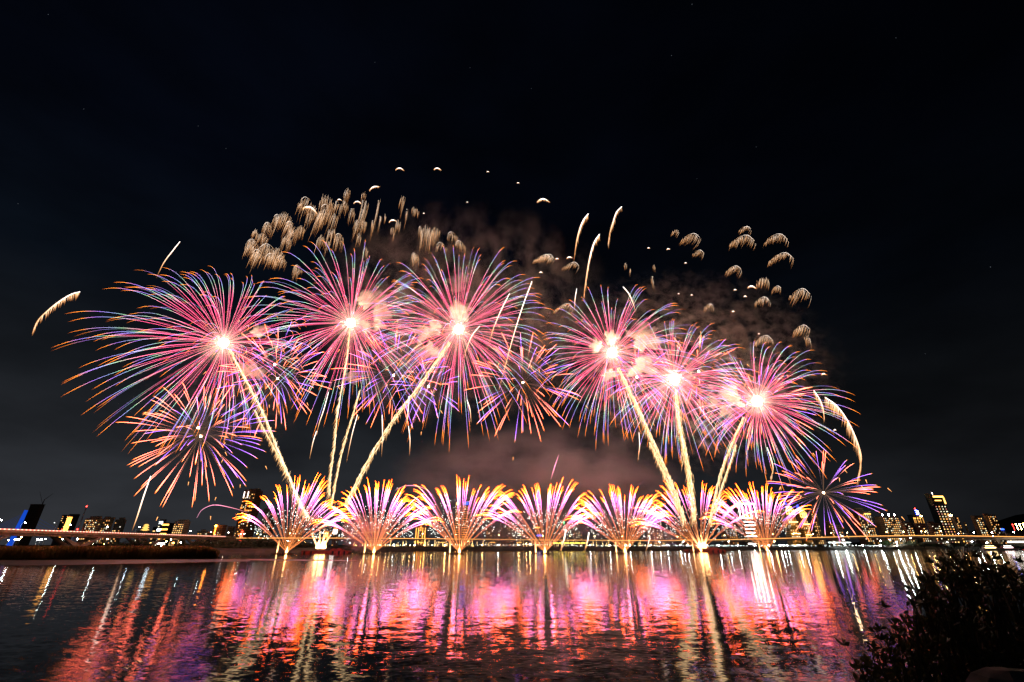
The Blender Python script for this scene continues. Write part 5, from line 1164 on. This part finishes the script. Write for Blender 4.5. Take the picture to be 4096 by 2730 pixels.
stars = MB()
for px, py, r_ in ((193, 59, 3), (2768, 18, 4), (2686, 223, 4), (3584, 152, 3), (1500, 250, 3), (1880, 272, 3), (904, 595, 3), (335, 437, 3), (72, 816, 3), (3962, 1069, 4), (793, 505, 3), (2126, 355, 3), (3025, 589, 3), (3700, 1416, 3), (2788, 716, 3)):
    stars.octa(CAM + ray(px, py).normalized() * 9000, r_ * 1.4)
st_ = stars.build("stars", glow("starlight", (.75, .85, 1), .16, False)); st_["kind"] = "stuff"; st_["label"] = "few faint stars scattered over the black sky"

# ------------------------------------------------------------------ near bank: shrubs, grass, stone
mb = MB(); vs = []; nx, ny = 30, 24
def bank_z(x, y): return 4.05 - .33 * (y - 3.4) - .75 * max(0, 4.3 - x + .1 * y) + .06 * sin(3 * x + 2 * y)
for j in range(ny):
    for i in range(nx):
        x = 1.6 + i * .5; y = 2.2 + j * .55; vs.append((x, y, max(-.8, bank_z(x, y))))
mb.add(vs, [(j * nx + i, j * nx + i + 1, (j + 1) * nx + i + 1, (j + 1) * nx + i) for j in range(ny - 1) for i in range(nx - 1)])
structure("near_bank", mb, M['bank'], True)
leafm = translucent(surf("glossy_shrub_leaf", (.085, .08, .03), .42, .5, 9), .3); stemm = surf("shrub_stem", (.07, .05, .035), .8, .3, 9)
TOPL = [(3400, 2745), (3450, 2660), (3500, 2580), (3550, 2520), (3610, 2480), (3650, 2390), (3700, 2345), (3745, 2282), (3785, 2242), (3840, 2240), (3880, 2256), (3920, 2285), (3980, 2248), (4030, 2285), (4096, 2305), (4300, 2310)]
def top_at(x):
    for a, b in zip(TOPL, TOPL[1:]):
        if a[0] <= x <= b[0]: return a[1] + (b[1] - a[1]) * (x - a[0]) / (b[0] - a[0])
    return 2730
rs = random.Random(31)
SH = {"low": (3440, 3650, 60, 'sprawling low shrub reaching out over the water'), "mid": (3640, 3890, 130, 'tall leafy shrub with upright sprigs before the water'), "big": (3890, 4300, 170, 'dense dark shrub at the frame corner')}
def leaf(f, p, d, l, wd):
    d = d.normalized(); s_ = d.cross(Vector((rs.gauss(0, 1), rs.gauss(0, 1), rs.gauss(0, 1))))
    if s_.length < 1e-4: return
    s_.normalize(); nrm = s_.cross(d); m_ = p + d * l * .6
    f.add([p, p + d * l * .35 + s_ * wd * .75 - nrm * l * .04, m_ + s_ * wd - nrm * l * .05, p + d * l, m_ - s_ * wd - nrm * l * .05, p + d * l * .35 - s_ * wd * .75 - nrm * l * .04, p + d * l * .5],
          [(0, 1, 6), (1, 2, 6), (2, 3, 6), (3, 4, 6), (4, 5, 6), (5, 0, 6)])
for key, (x0, x1, n, lb) in SH.items():
    t = None; st = MB(); lf = MB(); xr = (x0 + x1) / 2; root = W(xr, 2600, 5.2); root.z = bank_z(root.x, root.y)
    t = thing("shrub", lb, "shrub", root)
    for k in range(n):
        px = rs.uniform(x0, x1); tp = top_at(px); py = tp + (2790 - tp) * (rs.random() ** 1.35); Y = rs.uniform(4.5, 6.2)
        if k % 9 == 0: py = tp - rs.uniform(0, 25)
        tip = W(px, py, Y); rt0 = W(px + rs.uniform(10, 160), min(2900, py + rs.uniform(220, 420)), Y + rs.uniform(-.2, .3)); rt0.z = max(rt0.z, bank_z(rt0.x, rt0.y) - .1)
        mid = rt0.lerp(tip, .55) + Vector((rs.uniform(-.08, .08), rs.uniform(-.08, .08), .06))
        P = [rt0, mid, mid.lerp(tip, .5) + Vector((rs.uniform(-.03, .03), 0, .02)), tip]
        st.tube([p - root for p in P], [.012, .008, .006, .003], n=4)
        for q in range(rs.randint(6, 12)):         # rosette at the tip, sparser leaves below
            u = 1 - rs.random() ** 2 * .62; i = min(2, int(u * 3)); p = P[i].lerp(P[i + 1], u * 3 - i)
            ax = (P[i + 1] - P[i]).normalized(); d = ax * rs.uniform(.2, 1.0) + Vector((rs.gauss(0, .6), rs.gauss(0, .6), rs.gauss(0, .5)))
            leaf(lf, p - root, d, rs.uniform(.05, .095), rs.uniform(.011, .019))
        if rs.random() < .35:
            p = mid; tp2 = mid + Vector((rs.uniform(-.25, .25), rs.uniform(-.2, .2), rs.uniform(.1, .3))); st.tube([p - root, tp2 - root], [.006, .002], n=4)
            for q in range(8): leaf(lf, tp2 - root, Vector((rs.gauss(0, .7), rs.gauss(0, .7), rs.uniform(.1, 1))), rs.uniform(.05, .09), rs.uniform(.011, .018))
    for k in range(n * (3 if key == 'low' else 12)):                     # inner leaves that fill the body of the shrub
        px = rs.uniform(x0 + (110 if key == 'low' else 30), x1 + 30); tp = top_at(px) + (230 if key == 'low' else 190); py = tp + (2860 - tp) * rs.random() ** .8; p = W(px, py, rs.uniform(4.9, 6.6)) if True else None
        leaf(lf, p - root, Vector((rs.gauss(0, 1), rs.gauss(0, 1), rs.gauss(0, 1))), rs.uniform(.05, .11), rs.uniform(.013, .022))
    st.build("stems", stemm, t); lf.build("foliage", leafm, t)
grm = surf("dry_grass_blade", (.14, .10, .05), .8, .4, 9)
def blades(name, label, px, py, n, hpx, seed, spread=.25):
    rnd = random.Random(seed); Y = 5.0; root = W(px, py, Y); f = MB(); t = thing(name, label, "grass", root)
    for k in range(n):
        l = hpx * mpp(px, py, Y) * rnd.uniform(.5, 1.05); a = rnd.gauss(0, spread); b = Vector((rnd.uniform(-.05, .05), rnd.uniform(-.05, .05), 0)); d = Vector((sin(a), rnd.gauss(0, .15), cos(a)))
        s_ = Vector((.008, .003, 0)); drp = rnd.uniform(.05, .35) * l * (1 if a > 0 else -1)
        pts = [b + d * l * u + Vector((drp * u * u, 0, -abs(drp) * .4 * u * u)) for u in (0, .4, .75, 1)]
        f.add([pts[0] - s_, pts[0] + s_, pts[1] + s_, pts[1] - s_, pts[2] + s_ * .7, pts[2] - s_ * .7, pts[3]], [(0, 1, 2, 3), (3, 2, 4, 5), (5, 4, 6)])
    f.build("blades", grm, t)
blades("grass_clump", "upright clump of broad grass blades rising above the tall leafy shrub", 3905, 2420, 46, 260, 61, .16)
blades("grass_clump", "thin loose grass stalks leaning out beside the tall leafy shrub", 3720, 2430, 10, 200, 62, .5)
blades("grass_clump", "few dry grass stalks in front of the dense dark shrub", 3960, 2720, 9, 190, 63, .6)
blades("grass_clump", "dry stalks at the bottom beside the corner stone", 4060, 2720, 7, 150, 64, .5)
st = MB(); c_ = W(4060, 2760, 3.6); rr = random.Random(3)
st.ball((0, 0, 0), .22, 9, 7, .12, rr, .6)
o = st.build("stone", surf("grey_brown_stone", (.22, .17, .15), .9, .35, 9, bump=.01), None, False, c_); o.scale = (1.15, .8, .9); tag(o, "rough grey-brown stone in the bottom corner below the shrubs", "stone")
